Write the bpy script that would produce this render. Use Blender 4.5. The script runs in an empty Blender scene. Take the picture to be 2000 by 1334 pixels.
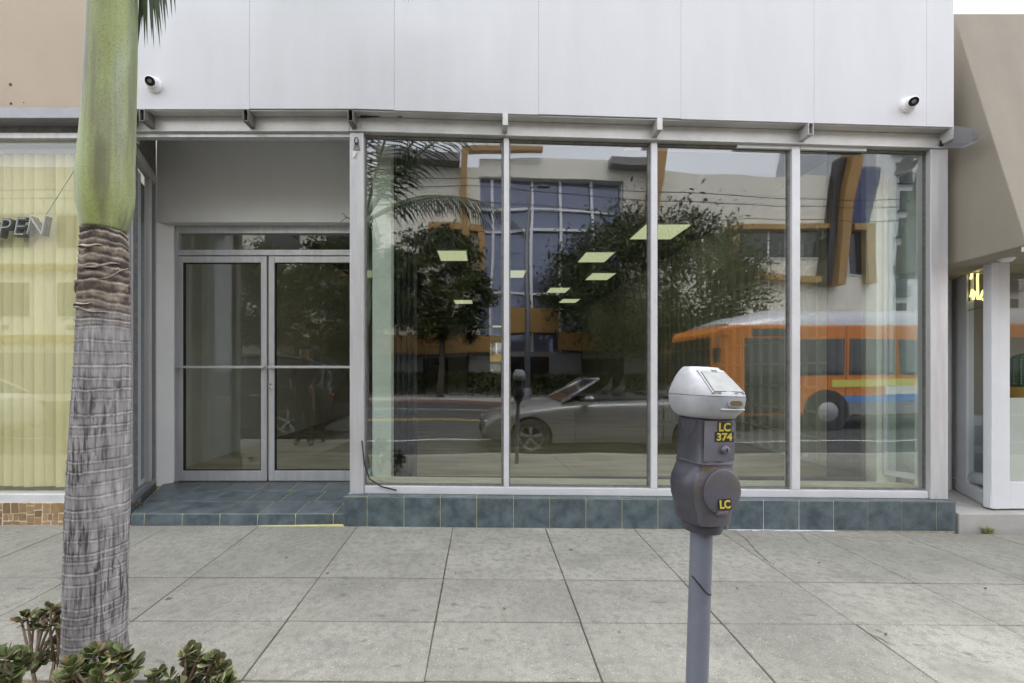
import bpy, bmesh, math, random
from mathutils import Vector, Matrix, noise
random.seed(11)
S = bpy.context.scene
COL = S.collection
rad = math.radians

# ------------------------------------------------------------------ camera
F, CX, CY, H = 850.0, 945.0, 722.0, 1.25      # focal length and principal point in photo pixels, eye height
cam = bpy.data.cameras.new('camera')
cam.sensor_fit = 'HORIZONTAL'; cam.sensor_width = 36.0
cam.lens = F / 2000 * 36
cam.shift_x = (1000 - CX) / 2000
cam.shift_y = (CY - 667) / 2000
cam.clip_start = 0.05; cam.clip_end = 2000
camo = bpy.data.objects.new('camera', cam); COL.objects.link(camo)
camo.location = (0, 0, H); camo.rotation_euler = (rad(90), 0, 0)
S.camera = camo

# ------------------------------------------------------------------ world, sun, exposure
SUN_EL, SUN_AZ = 60, 18      # degrees; azimuth from +Y clockwise: hazy sun behind the shop, shining on the far side of the street
w = bpy.data.worlds.new('World'); S.world = w; w.use_nodes = True
nt = w.node_tree; nt.nodes.clear()
out = nt.nodes.new('ShaderNodeOutputWorld'); bg = nt.nodes.new('ShaderNodeBackground')
sky = nt.nodes.new('ShaderNodeTexSky'); sky.sky_type = 'NISHITA'; sky.sun_disc = False
sky.sun_elevation = rad(SUN_EL); sky.sun_rotation = rad(SUN_AZ)
sky.air_density = 1.0; sky.dust_density = 3.0; sky.ozone_density = 1.0
hs = nt.nodes.new('ShaderNodeHueSaturation'); hs.inputs['Saturation'].default_value = 0.34
tc = nt.nodes.new('ShaderNodeTexCoord'); cn = nt.nodes.new('ShaderNodeTexNoise')
cn.inputs['Scale'].default_value = 2.2; cn.inputs['Detail'].default_value = 6
cr = nt.nodes.new('ShaderNodeMapRange'); cr.inputs[1].default_value = .35; cr.inputs[2].default_value = .7
cr.inputs[3].default_value = 0.62; cr.inputs[4].default_value = 0.95
mx = nt.nodes.new('ShaderNodeMix'); mx.data_type = 'RGBA'
mx.inputs[7].default_value = (7.6, 7.8, 8.25, 1)
nt.links.new(tc.outputs['Generated'], cn.inputs['Vector'])
nt.links.new(cn.outputs['Fac'], cr.inputs[0]); nt.links.new(cr.outputs[0], mx.inputs[0])
nt.links.new(sky.outputs[0], hs.inputs['Color']); nt.links.new(hs.outputs[0], mx.inputs[6])
nt.links.new(mx.outputs[2], bg.inputs['Color']); bg.inputs['Strength'].default_value = 0.13
nt.links.new(bg.outputs[0], out.inputs['Surface'])
sl = bpy.data.lights.new('sun', 'SUN'); sl.energy = 1.4; sl.angle = rad(40); sl.color = (1, .97, .92)
so = bpy.data.objects.new('sun', sl); COL.objects.link(so)
_e, _a = rad(SUN_EL), rad(SUN_AZ)
sdir = Vector((math.sin(_a) * math.cos(_e), math.cos(_a) * math.cos(_e), math.sin(_e)))
so.location = sdir * 40
so.rotation_euler = (-sdir).to_track_quat('-Z', 'Y').to_euler()
S.view_settings.view_transform = 'Standard'; S.view_settings.look = 'None'
S.view_settings.gamma = 1; S.view_settings.use_curve_mapping = False
S.view_settings.exposure = 1.55
S.render.engine = 'CYCLES'
S.cycles.use_denoising = True
S.cycles.max_bounces = 9; S.cycles.transparent_max_bounces = 24; S.cycles.glossy_bounces = 5
S.cycles.diffuse_bounces = 4; S.cycles.sample_clamp_indirect = 4
S.cycles.caustics_reflective = False; S.cycles.caustics_refractive = False

# ------------------------------------------------------------------ pixel helpers
X0, KY, KZ = -1.0, 0.024, 0.016      # the shop window bends back and falls slightly to the right of X0
def warp(p):
    x, y, z = p
    d = max(0.0, x - X0)
    return (x, y + KY * d, z - KZ * d)
def U(px, py, y0):                    # photo pixel -> unwarped x, z on the window unit's plane y0
    k = (px - CX) / F
    x = k * (y0 - KY * X0) / (1 - KY * k)
    if x < X0: x = k * y0
    d = max(0.0, x - X0)
    return x, H - (py - CY) / F * (y0 + KY * d) + KZ * d
def ux(px, y0): return U(px, 0, y0)[0]
def P(px, py, Y): return Vector(((px - CX) / F * Y, Y, H - (py - CY) / F * Y))
def R(px, py, Yt):                    # pixel seen in the window glass -> the point across the street at depth Yt
    d = Vector(((px - CX) / F, 1, -(py - CY) / F))
    n = Vector((KY, -1, 0)).normalized()
    t = (3.58 - KY * X0) / (1 - KY * d.x)
    p = Vector((0, 0, H)) + d * t
    r = d - 2 * d.dot(n) * n
    return p + r * ((Yt - p.y) / r.y)
def RR(a, b, c, d, Y):
    p, q = R(a, b, Y), R(c, d, Y)
    return min(p.x, q.x), max(p.x, q.x), min(p.z, q.z), max(p.z, q.z)
def gz(x, y):                         # pavement height: falls to the street and to the right
    s = min(.02, max(.006, .0095 + .0101 * (y - 2.664)))
    return -.025 * (3.5 - y) - s * max(0, x + 1)

# ------------------------------------------------------------------ materials
def N(nt, t, **k):
    n = nt.nodes.new(t)
    for a, b in k.items(): setattr(n, a, b)
    return n
def mat(name, col, rough=.5, metal=0.0, var=0.0, vs=4.0, bump=0.0, bs=60.0, spec=.5, col2=None, stretch=(1,1,1), rnd=0.0,
        emit=None, es=0.0, alpha=None, sheen=0.0, lo=.35, hi=.65):
    m = bpy.data.materials.new(name); m.use_nodes = True
    t = m.node_tree; b = t.nodes['Principled BSDF']; L = t.links.new
    c = (*col, 1)
    b.inputs['Base Color'].default_value = c; b.inputs['Roughness'].default_value = rough
    b.inputs['Metallic'].default_value = metal; b.inputs['Specular IOR Level'].default_value = spec
    if emit: b.inputs['Emission Color'].default_value = (*emit, 1); b.inputs['Emission Strength'].default_value = es
    vec = None
    if var or bump or col2:
        tcn = N(t, 'ShaderNodeTexCoord'); mp = N(t, 'ShaderNodeMapping'); mp.inputs['Scale'].default_value = stretch
        L(tcn.outputs['Object'], mp.inputs[0]); vec = mp.outputs[0]
    src = None
    if var or col2:
        n = N(t, 'ShaderNodeTexNoise'); n.inputs['Scale'].default_value = vs; n.inputs['Detail'].default_value = 8; n.inputs['Roughness'].default_value = .62
        L(vec, n.inputs['Vector'])
        r = N(t, 'ShaderNodeMapRange'); r.inputs[1].default_value = lo; r.inputs[2].default_value = hi
        L(n.outputs['Fac'], r.inputs[0])
        x = N(t, 'ShaderNodeMix', data_type='RGBA')
        if col2: a0, a1 = col, col2
        else: a0 = [v * (1 - var) for v in col]; a1 = [v * (1 + var) for v in col]
        x.inputs[6].default_value = (*a0, 1); x.inputs[7].default_value = (*a1, 1)
        L(r.outputs[0], x.inputs[0]); src = x.outputs[2]
    if rnd:
        oi = N(t, 'ShaderNodeObjectInfo'); hv = N(t, 'ShaderNodeHueSaturation')
        r = N(t, 'ShaderNodeMapRange'); r.inputs[3].default_value = 1 - rnd; r.inputs[4].default_value = 1 + rnd
        L(oi.outputs['Random'], r.inputs[0]); L(r.outputs[0], hv.inputs['Value'])
        if src: L(src, hv.inputs['Color'])
        else: hv.inputs['Color'].default_value = c
        src = hv.outputs[0]
    if src: L(src, b.inputs['Base Color'])
    if bump:
        n = N(t, 'ShaderNodeTexNoise'); n.inputs['Scale'].default_value = bs; n.inputs['Detail'].default_value = 6
        L(vec, n.inputs['Vector'])
        bp = N(t, 'ShaderNodeBump'); bp.inputs['Strength'].default_value = 1; bp.inputs['Distance'].default_value = bump
        L(n.outputs['Fac'], bp.inputs['Height']); L(bp.outputs[0], b.inputs['Normal'])
    return m
def glass(name, refl, tint=(.86, .9, .87), wave=0.003, ws=1.1, rough=0.0, grazing=1.0):
    m = bpy.data.materials.new(name); m.use_nodes = True
    t = m.node_tree; t.nodes.clear(); L = t.links.new
    o = N(t, 'ShaderNodeOutputMaterial'); mxs = N(t, 'ShaderNodeMixShader'); tr = N(t, 'ShaderNodeBsdfTransparent'); gl = N(t, 'ShaderNodeBsdfGlossy')
    tr.inputs[0].default_value = (*tint, 1); gl.inputs['Roughness'].default_value = rough; gl.inputs['Color'].default_value = (.96, .97, 1, 1)
    lw = N(t, 'ShaderNodeLayerWeight'); lw.inputs[0].default_value = .5
    fr = N(t, 'ShaderNodeMath', operation='POWER'); fr.inputs[1].default_value = 5; L(lw.outputs['Facing'], fr.inputs[0])
    mr = N(t, 'ShaderNodeMapRange'); mr.inputs[1].default_value = 0; mr.inputs[2].default_value = 1; mr.inputs[3].default_value = refl; mr.inputs[4].default_value = grazing
    L(fr.outputs[0], mr.inputs[0]); L(mr.outputs[0], mxs.inputs[0]); L(tr.outputs[0], mxs.inputs[1]); L(gl.outputs[0], mxs.inputs[2]); L(mxs.outputs[0], o.inputs[0])
    if wave:
        tcn = N(t, 'ShaderNodeTexCoord'); n = N(t, 'ShaderNodeTexNoise'); n.inputs['Scale'].default_value = ws; n.inputs['Detail'].default_value = 1
        L(tcn.outputs['Object'], n.inputs['Vector'])
        bp = N(t, 'ShaderNodeBump'); bp.inputs['Distance'].default_value = wave; bp.inputs['Strength'].default_value = 1
        L(n.outputs['Fac'], bp.inputs['Height']); L(bp.outputs[0], gl.inputs['Normal'])
    return m
def emission(name, col, s):
    return mat(name, col, .6, emit=col, es=s)

def concrete():
    m = mat('pavement_concrete', (.325, .314, .272), .85, var=.15, vs=1.6, bump=.002, bs=240, rnd=.11, spec=.2)
    t = m.node_tree; L = t.links.new; b = t.nodes['Principled BSDF']
    src = b.inputs['Base Color'].links[0].from_socket
    tcn = N(t, 'ShaderNodeTexCoord')
    def layer(src, scale, lo, hi, colr, fac, vec=None, kind='noise', detail=4):
        if kind == 'noise':
            n = N(t, 'ShaderNodeTexNoise'); n.inputs['Detail'].default_value = detail; o_ = n.outputs['Fac']
        else:
            n = N(t, 'ShaderNodeTexVoronoi'); o_ = n.outputs['Distance']
        n.inputs['Scale'].default_value = scale
        if vec:
            mp = N(t, 'ShaderNodeMapping'); mp.inputs['Scale'].default_value = vec; mp.inputs['Rotation'].default_value = (0, 0, .35); L(tcn.outputs['Object'], mp.inputs[0]); L(mp.outputs[0], n.inputs['Vector'])
        else: L(tcn.outputs['Object'], n.inputs['Vector'])
        r = N(t, 'ShaderNodeMapRange'); r.inputs[1].default_value = lo; r.inputs[2].default_value = hi; r.inputs[3].default_value = 0; r.inputs[4].default_value = fac
        L(o_, r.inputs[0])
        x = N(t, 'ShaderNodeMix', data_type='RGBA'); x.inputs[7].default_value = (*colr, 1)
        L(r.outputs[0], x.inputs[0]); L(src, x.inputs[6]); return x.outputs[2]
    src = layer(src, 24, .46, .64, (.20, .195, .165), .5, detail=9)             # mottling
    src = layer(src, 170, .56, .68, (.17, .165, .15), .75, detail=3)          # dark aggregate
    src = layer(src, 130, .60, .72, (.62, .61, .57), .6, detail=3)            # light aggregate
    src = layer(src, 3.1, .60, .76, (.15, .15, .145), .42, vec=(.5, 1.5, 1), detail=9)
    src = layer(src, 14, .66, .72, (.12, .115, .11), .5, vec=(.6, 1.6, 1), detail=5)
    src = layer(src, 1.7, .56, .70, (.24, .235, .20), .45)                     # broad stains  # scuffs
    src = layer(src, 2.6, .055, .03, (.10, .10, .10), .55, kind='v')          # old gum
    src = layer(src, 7.0, .045, .03, (.10, .095, .09), .6, kind='v')
    L(src, b.inputs['Base Color']); return m

MAT = {}
MAT['concrete'] = concrete()
MAT['joint'] = mat('joint_dirt', (.15, .14, .10), .95, var=.5, vs=18)
MAT['white'] = mat('white_fascia_paint', (.685, .69, .722), .5, col2=(.635, .64, .668), vs=1.6, stretch=(1.6, 1, .35), bump=.0012, bs=9)
MAT['white2'] = mat('white_wall_paint', (.83, .83, .825), .55, var=.03, vs=2, bump=.0006, bs=30)
MAT['tan'] = mat('tan_stucco', (.48, .395, .305), .8, var=.06, vs=1.5, bump=.001, bs=90)
MAT['alu'] = mat('brushed_aluminium', (.60, .60, .615), .38, metal=.35, var=.09, vs=3, stretch=(6, 6, .6), bump=.0003, bs=200)
MAT['alu_dirty'] = mat('weathered_aluminium', (.52, .515, .50), .45, metal=.3, col2=(.66, .655, .64), vs=3.5, bump=.0004, bs=90)
MAT['alu_white'] = mat('pale_aluminium', (.70, .705, .73), .4, metal=.15, var=.05, vs=5)
MAT['steel_dark'] = mat('dark_bracket_steel', (.22, .215, .20), .5, metal=.4, var=.25, vs=20)
MAT['grey_strip'] = mat('grey_metal_strip', (.31, .305, .33), .4, metal=.3, var=.08, vs=6)
MAT['gasket'] = mat('black_gasket', (.02, .02, .022), .6)
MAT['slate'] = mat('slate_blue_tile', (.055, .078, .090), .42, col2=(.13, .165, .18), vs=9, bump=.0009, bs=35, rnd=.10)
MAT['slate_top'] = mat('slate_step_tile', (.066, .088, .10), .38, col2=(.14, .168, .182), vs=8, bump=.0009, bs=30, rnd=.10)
MAT['grout'] = mat('yellow_grout', (.55, .52, .26), .9, var=.2, vs=20)
MAT['grout_w'] = mat('white_grout', (.75, .75, .73), .9, var=.1, vs=20)
MAT['grout_g'] = mat('beige_grout', (.40, .385, .30), .9, var=.2, vs=20)
MAT['mosaic'] = mat('brown_mosaic_stone', (.27, .165, .075), .55, col2=(.36, .24, .12), vs=40, rnd=.3)
MAT['mosaic_g'] = mat('mosaic_grout', (.72, .66, .54), .9, var=.08, vs=20)
MAT['blind'] = mat('yellow_blind_fabric', (.85, .78, .46), .8, var=.05, vs=30, stretch=(12, 12, .6), bump=.0006, bs=300, rnd=.05)
MAT['blind_w'] = mat('pale_blue_blind', (.74, .82, .88), .7, var=.03, vs=8, rnd=.03)
MAT['glass'] = glass('shop_window_glass', .155, (.97, .99, .96), wave=.0042)
MAT['glass_door'] = glass('door_glass', .09, (.92, .93, .89), wave=.001)
MAT['glass_in'] = glass('return_glass', .07, (.84, .9, .89), wave=0)
MAT['glass_blind'] = glass('neighbour_glass', .055, (.97, .96, .92), wave=.0015)
MAT['side_glass'] = glass('side_window_glass', .10, (.95,.96,.96), wave=0, grazing=.32)
MAT['shop_side_glass'] = glass('angled_window_glass', .04, (.93,.95,.95), wave=0, grazing=.14)
MAT['edge'] = glass('glass_edge', .05, (.93, .96, .94), wave=0)
MAT['floor_in'] = mat('stained_floor', (.56, .48, .33), .5, col2=(.34, .28, .185), vs=2.2, stretch=(.5, 2.5, 1), bump=.0006, bs=20)
MAT['ledge'] = mat('worn_ledge', (.76, .72, .57), .7, col2=(.58, .53, .39), vs=6, stretch=(.7, 2, 1))
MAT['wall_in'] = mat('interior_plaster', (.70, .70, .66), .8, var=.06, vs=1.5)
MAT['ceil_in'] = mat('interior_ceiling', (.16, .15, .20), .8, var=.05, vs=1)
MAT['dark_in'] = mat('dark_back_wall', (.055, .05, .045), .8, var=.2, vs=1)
MAT['post_in'] = mat('pale_green_post', (.74, .78, .71), .6, var=.06, vs=6)
MAT['gate'] = mat('dark_folding_gate', (.045, .043, .052), .55, var=.2, vs=9)
MAT['rib'] = mat('ribbed_panel', (.68, .68, .60), .65, var=.07, vs=3)
MAT['taupe'] = mat('taupe_awning', (.31, .275, .225), .85, var=.09, vs=1.3, stretch=(1.5,1.5,.5), bump=.0006, bs=220)
MAT['nwhite'] = mat('white_gloss_trim', (.74, .755, .79), .35, var=.03, vs=3, bump=.0006, bs=14)
MAT['step_conc'] = mat('grey_step_concrete', (.42, .405, .385), .85, var=.1, vs=5, bump=.001, bs=120)
MAT['soil'] = mat('planter_soil', (.13, .095, .06), .95, col2=(.25, .20, .135), vs=45, bump=.01, bs=60)
MAT['black'] = mat('black_rubber', (.015, .015, .016), .55)
MAT['cctv'] = mat('cctv_plastic', (.78, .78, .79), .35)
MAT['lens'] = mat('lens_black', (.01, .01, .012), .12)
MAT['troffer'] = mat('fluorescent_diffuser', (.8, .8, .7), .6, emit=(.90, .94, .58), es=.21)
MAT['bulb'] = emission('warm_bulb', (1, .8, .45), 14)
MAT['asphalt'] = mat('asphalt', (.055, .055, .056), .9, var=.18, vs=2.2, bump=.002, bs=160)
MAT['curb'] = mat('kerb_concrete', (.36, .35, .325), .85, var=.12, vs=5)
MAT['redpaint'] = mat('red_kerb_paint', (.22, .13, .11), .7, var=.15, vs=9)
MAT['roadwhite'] = mat('white_road_paint', (.66, .66, .64), .7, var=.12, vs=14)
MAT['roadyellow'] = mat('yellow_road_paint', (.60, .40, .06), .7, var=.12, vs=14)

# ------------------------------------------------------------------ mesh builder
class MB:
    def __init__(s): s.v = []; s.f = []; s.m = []
    def add(s, vs, fs, mi=0):
        o = len(s.v); s.v += [tuple(p) for p in vs]; s.f += [tuple(i + o for i in f) for f in fs]; s.m += [mi] * len(fs); return s
    def box(s, x0, x1, y0, y1, z0, z1, mi=0):
        return s.add([(x0,y0,z0),(x1,y0,z0),(x1,y1,z0),(x0,y1,z0),(x0,y0,z1),(x1,y0,z1),(x1,y1,z1),(x0,y1,z1)],
                     [(0,3,2,1),(4,5,6,7),(0,1,5,4),(1,2,6,5),(2,3,7,6),(3,0,4,7)], mi)
    def hexa(s, b, t, mi=0):          # bottom 4 points (ccw seen from above), top 4
        return s.add(list(b) + list(t), [(0,3,2,1),(4,5,6,7),(0,1,5,4),(1,2,6,5),(2,3,7,6),(3,0,4,7)], mi)
    def seg(s, a, b, t0, t1, z0, z1, mi=0):   # upright board along plan segment a-b, offset t0..t1 to its left
        dx, dy = b[0]-a[0], b[1]-a[1]; l = math.hypot(dx, dy); nx, ny = -dy/l, dx/l
        q = [(a[0]+nx*t0, a[1]+ny*t0), (b[0]+nx*t0, b[1]+ny*t0), (b[0]+nx*t1, b[1]+ny*t1), (a[0]+nx*t1, a[1]+ny*t1)]
        return s.hexa([(x, y, z0) for x, y in q], [(x, y, z1) for x, y in q], mi)
    def prism(s, prof, x0, x1, mi=0):         # profile in (y, z), extruded along x
        n = len(prof)
        return s.add([(x0, y, z) for y, z in prof] + [(x1, y, z) for y, z in prof],
                     [tuple(range(n)), tuple(range(2*n-1, n-1, -1))] + [(i, i+n, (i+1) % n + n, (i+1) % n) for i in range(n)], mi)
    def loft(s, secs, cap=True, mi=0):
        n = len(secs[0]); o = []; f = []
        for q in secs: o += q
        for k in range(len(secs)-1):
            for i in range(n):
                j = (i+1) % n
                f.append((k*n+i, k*n+j, (k+1)*n+j, (k+1)*n+i))
        if cap: f.append(tuple(range(n-1, -1, -1))); f.append(tuple((len(secs)-1)*n+i for i in range(n)))
        return s.add(o, f, mi)
    def tube(s, path, r, n=8, mi=0):
        path = [Vector(p) for p in path]; secs = []; up = None
        for i, p in enumerate(path):
            d = (path[min(i+1, len(path)-1)] - path[max(i-1, 0)]).normalized()
            if up is None: up = Vector((0,0,1)) if abs(d.z) < .9 else Vector((1,0,0))
            a = d.cross(up).normalized(); b = a.cross(d).normalized(); up = b
            rr = r[i] if isinstance(r, (list, tuple)) else r
            secs.append([p + a*math.cos(2*math.pi*k/n)*rr + b*math.sin(2*math.pi*k/n)*rr for k in range(n)])
        return s.loft(secs, mi=mi)
    def cyl(s, a, b, r, n=16, mi=0, r2=None): return s.tube([a, b], [r, r if r2 is None else r2], n, mi)
    def lathe(s, prof, c=(0,0,0), n=24, axis='z', mi=0):   # prof: (radius, height)
        secs = []
        for r, h in prof:
            q = []
            for k in range(n):
                a = 2*math.pi*k/n; u, v = r*math.cos(a), r*math.sin(a)
                q.append((c[0]+u, c[1]+v, c[2]+h) if axis == 'z' else (c[0]+u, c[1]+h, c[2]+v) if axis == 'y' else (c[0]+h, c[1]+u, c[2]+v))
            secs.append(q)
        return s.loft(secs, mi=mi)
    def build(s, name, mats, parent=None, wp=False, smooth=False, bevel=0, local=False, seg=2, props=None, fix=True):
        vs = [warp(p) for p in s.v] if wp else s.v
        o_ = Vector((0,0,0))
        if parent is not None and not local:
            q = parent
            while q is not None: o_ = o_ + q.location; q = q.parent
        me = bpy.data.meshes.new(name)
        me.from_pydata([(p[0]-o_.x, p[1]-o_.y, p[2]-o_.z) for p in vs], [], s.f)
        if not isinstance(mats, (list, tuple)): mats = [mats]
        for m in mats: me.materials.append(m)
        if len(mats) > 1: me.polygons.foreach_set('material_index', s.m)
        if fix:
            bm = bmesh.new(); bm.from_mesh(me); bmesh.ops.recalc_face_normals(bm, faces=bm.faces); bm.to_mesh(me); bm.free()
        if smooth:
            me.polygons.foreach_set('use_smooth', [True]*len(me.polygons))
            if smooth != 'all': me.set_sharp_from_angle(angle=rad(38))
        ob = bpy.data.objects.new(name, me); COL.objects.link(ob)
        if parent is not None: ob.parent = parent
        if bevel:
            bv = ob.modifiers.new('bevel', 'BEVEL'); bv.width = bevel; bv.segments = seg; bv.limit_method = 'ANGLE'; bv.angle_limit = rad(40)
        if props:
            for k, v_ in props.items(): ob[k] = v_
        return ob
def thing(name, label, cat, loc=(0,0,0), rot=(0,0,0), group=None):
    o = bpy.data.objects.new(name, None); COL.objects.link(o); o.location = loc; o.rotation_euler = rot; o.empty_display_size = .1
    return tag(o, label, cat, group)
def tag(o, label, cat, group=None):
    o['label'] = label; o['category'] = cat
    if group: o['group'] = group
    return o
def struct(o): o['kind'] = 'structure'; return o
def inst(name, me, parent, loc, rot=(0,0,0), sc=(1,1,1)):
    o = bpy.data.objects.new(name, me); COL.objects.link(o); o.parent = parent; o.location = loc; o.rotation_euler = rot; o.scale = sc; return o
def text_mesh(body, size, depth, mats, bold=0.0, shear=0.0, res=3):
    cu = bpy.data.curves.new('lettering', 'FONT'); cu.body = body; cu.size = size; cu.extrude = depth; cu.offset = bold; cu.shear = shear
    cu.align_x = 'CENTER'; cu.align_y = 'CENTER'; cu.resolution_u = res
    ob = bpy.data.objects.new('lettering', cu); COL.objects.link(ob)
    dg = bpy.context.evaluated_depsgraph_get()
    me = bpy.data.meshes.new_from_object(ob.evaluated_get(dg)); bpy.data.objects.remove(ob); bpy.data.curves.remove(cu)
    me.materials.clear(); me.materials.append(mats); return me
def pane(parent, x0, x1, y, z0, z1, m, wp=False, t=.008, name='window_pane'):
    b = MB().box(x0, x1, y, y+t, z0, z1); b.m = [1, 1, 0, 1, 1, 1]
    return b.build(name, [m, MAT['edge']], parent, wp=wp, fix=False)

# ================================================================== GROUND
XS = [-6.27, -5.5, -4.76, -4.0, -3.25, -2.51, -1.796, -1.009, -.248, .495, 1.216, 1.90, 2.64, 3.36, 4.12, 4.87, 5.6, 6.35, 7.1]
YS = [3.56, 2.664, 1.81, 1.02, .47]
NX = 14
g = MB()
xs = [-40, -20, -10] + XS + [12, 22, 40]
for i in range(len(xs)-1):
    for j in range(len(YS)-1):
        a, b, c, d = xs[i], xs[i+1], YS[j+1], YS[j]
        g.add([(a,c,gz(a,c)-.012),(b,c,gz(b,c)-.012),(b,d,gz(b,d)-.012),(a,d,gz(a,d)-.012)], [(0,1,2,3)])
sw = struct(g.build('sidewalk', MAT['joint']))
for i in range(len(xs)-1):
    for j in range(len(YS)-1):
        a, b, c, d = xs[i], xs[i+1], YS[j+1], YS[j]
        if j >= 2 and a >= -2.6 and b <= -1.0: continue          # tree well
        gx = .0022 if 2 < i < 20 else 0
        cuts = [(c, d)]
        if j == 1: cuts = [(c, 2.222), (2.222, d)]               # shallow score line across the slabs
        for k, (e, f_) in enumerate(cuts):
            ga = .0025 if e == 2.222 else .004
            gb = .0015 if f_ == 2.222 else .004
            jt = random.uniform(-.0015, .0015)
            jj = lambda: random.uniform(-.0012, .003)
            q = [(a+gx+jj(), e+ga+jj()), (b-gx-jj(), e+ga+jj()), (b-gx-jj(), f_-gb-jj()), (a+gx+jj(), f_-gb-jj())]
            MB().hexa([(x, y, gz(x,y)-.05) for x, y in q], [(x, y, gz(x,y)+jt) for x, y in q]).build('paving_slab', MAT['concrete'], sw, bevel=.003, seg=1)
for pts in (((1552,1040),(1566,1046),(1574,1054),(1583,1060)), ((1432,1037),(1456,1052),(1478,1078),(1496,1094),(1512,1106)), ((1890,984),) , ((1700,1238),(1716,1246),(1733,1256),(1752,1262)), ((120,1250),(160,1262),(185,1259))):
    if len(pts) < 2: continue
    cp = []
    for px, py in pts:
        Y = F*1.30/(py-CY)
        for _ in range(4): x = (px-CX)/F*Y; Y = F*(H-gz(x, Y))/(py-CY)
        cp.append(Vector(((px-CX)/F*Y, Y, 0)))
    vs_ = []
    for i, q in enumerate(cp):
        d_ = (cp[min(i+1, len(cp)-1)]-cp[max(i-1, 0)]).normalized(); n_ = Vector((-d_.y, d_.x, 0))*(.0028 if 0 < i < len(cp)-1 else .0006)
        for v_ in (q-n_, q+n_): vs_.append((v_.x, v_.y, gz(v_.x, v_.y)+.004))
    MB().add(vs_, [(2*i, 2*i+2, 2*i+3, 2*i+1) for i in range(len(cp)-1)]).build('crack', MAT['joint'], sw)
# tree well soil
g = MB(); n = 28
for i in range(n+1):
    for j in range(n+1):
        x = -2.505 + 1.49*i/n; y = .48 + 1.327*j/n
        e = min(i, j, n-i, n-j)/3
        g.v.append((x, y, gz(x, y) - .02*min(1, .3+e) + .02*noise.noise((x*7, y*7, 0))))
for i in range(n):
    for j in range(n):
        k = i*(n+1)+j; g.f.append((k, k+n+1, k+n+2, k+1)); g.m.append(0)
struct(g.build('planter_soil', MAT['soil'], smooth='all'))
RZ = -.225
def rz(x): return RZ - .008*max(-6, min(10, x+1))
g = MB(); xk = [-60, -7, -1, 9, 60]
for i in range(4):
    a, b = xk[i], xk[i+1]
    g.add([(a,-11.6,rz(a)),(b,-11.6,rz(b)),(b,.32,rz(b)),(a,.32,rz(a))], [(0,1,2,3)])
struct(g.build('road', MAT['asphalt']))
g = MB()
for i in range(4):
    a, b = xk[i], xk[i+1]
    g.hexa([(a,.30,rz(a)-.1),(b,.30,rz(b)-.1),(b,.466,rz(b)-.1),(a,.466,rz(a)-.1)], [(a,.32,gz(a,.4)),(b,.32,gz(b,.4)),(b,.466,gz(b,.466)),(a,.466,gz(a,.466))])
struct(g.build('kerb', MAT['curb'], bevel=.015))
g = MB().box(-60, 60, -11.75, -11.6, -.4, -.1)
struct(g.build('far_kerb', MAT['redpaint'], bevel=.015))
struct(MB().box(-60, 60, -17.2, -11.752, -.4, -.09).build('far_sidewalk', MAT['step_conc']))
g = MB().add([(-400,-400,-.6),(400,-400,-.6),(400,400,-.6),(-400,400,-.6)], [(0,1,2,3)])
struct(g.build('ground', MAT['asphalt']))
def stripe(y, wd, m, name, x0=-50, x1=50):
    g = MB()
    kk = sorted(set([x0, x1] + [x for x in xk if x0 < x < x1]))
    for a, b in zip(kk, kk[1:]):
        g.add([(a,y,rz(a)+.004),(b,y,rz(b)+.004),(b,y+wd,rz(b)+.004),(a,y+wd,rz(a)+.004)], [(0,1,2,3)])
    return struct(g.build(name, m))
stripe(-1.95, .10, MAT['roadwhite'], 'parking_line')
stripe(-5.35, .10, MAT['roadyellow'], 'centre_line'); stripe(-5.62, .10, MAT['roadyellow'], 'centre_line')
stripe(-8.7, .10, MAT['roadwhite'], 'lane_line')

# ================================================================== SHOP (storefront)
shop = thing('storefront', 'empty white storefront with tall glass windows, double doors and slate tile base', 'storefront', (0.5, 3.5, 0))
FY = 3.44
# fascia: sheet panels with thin seams
FX = [(-2.93, 487), (487, 770), (770, 1052), (1052, 1330), (1330, 1590), (1590, 1810), (1810, 1863)]
tops = 4.55
for a, b in FX:
    x0 = a if a < 0 else ux(a, FY); x1 = ux(b, FY)
    pieces = [(x0, x1)] if x0 >= X0 or x1 <= X0 else [(x0, X0), (X0, x1)]
    g = MB(); gp = .0014 if b in (770, 1810) else .0008
    zb = 3.31 + (.004 if b in (770, 1330) else 0)
    if len(pieces) == 1: g.box(x0+gp, x1-gp, FY, FY+.018, zb, tops)
    else:
        for k, (u, v) in enumerate(pieces): g.box(u + (gp if k == 0 else 0), v - (gp if k else 0), FY, FY+.018, zb, tops)
    g.build('fascia_panel', MAT['white'], shop, wp=True)
xr = ux(1863, FY)
g = MB()
for p_ in (487, 770, 1052, 1330, 1590, 1810):
    for dx_ in (-.03, .03):
        for z_ in (3.335, 3.62, 3.95):
            c_ = warp((ux(p_, FY)+dx_, FY, z_+random.uniform(-.03,.03))); g.lathe([(0,-.0008),(.0035,-.0006),(.004,.0005),(0,.0005)], c_, 8, 'y')
g.build('panel_screws', mat('painted_screw', (.55,.55,.57), .5), shop)['kind'] = 'stuff'
g = MB().box(-2.93, X0, FY+.019, FY+.07, 3.325, tops).box(X0, xr-.004, FY+.019, FY+.07, 3.325, tops)
g.build('fascia_backing', MAT['white2'], shop, wp=True)
g = MB().box(-2.93, X0, FY+.071, 4.6, 3.64, tops-.1).box(X0, xr-.01, FY+.071, 4.6, 3.64, tops-.1)
g.build('parapet_wall', MAT['white2'], shop, wp=True)
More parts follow.
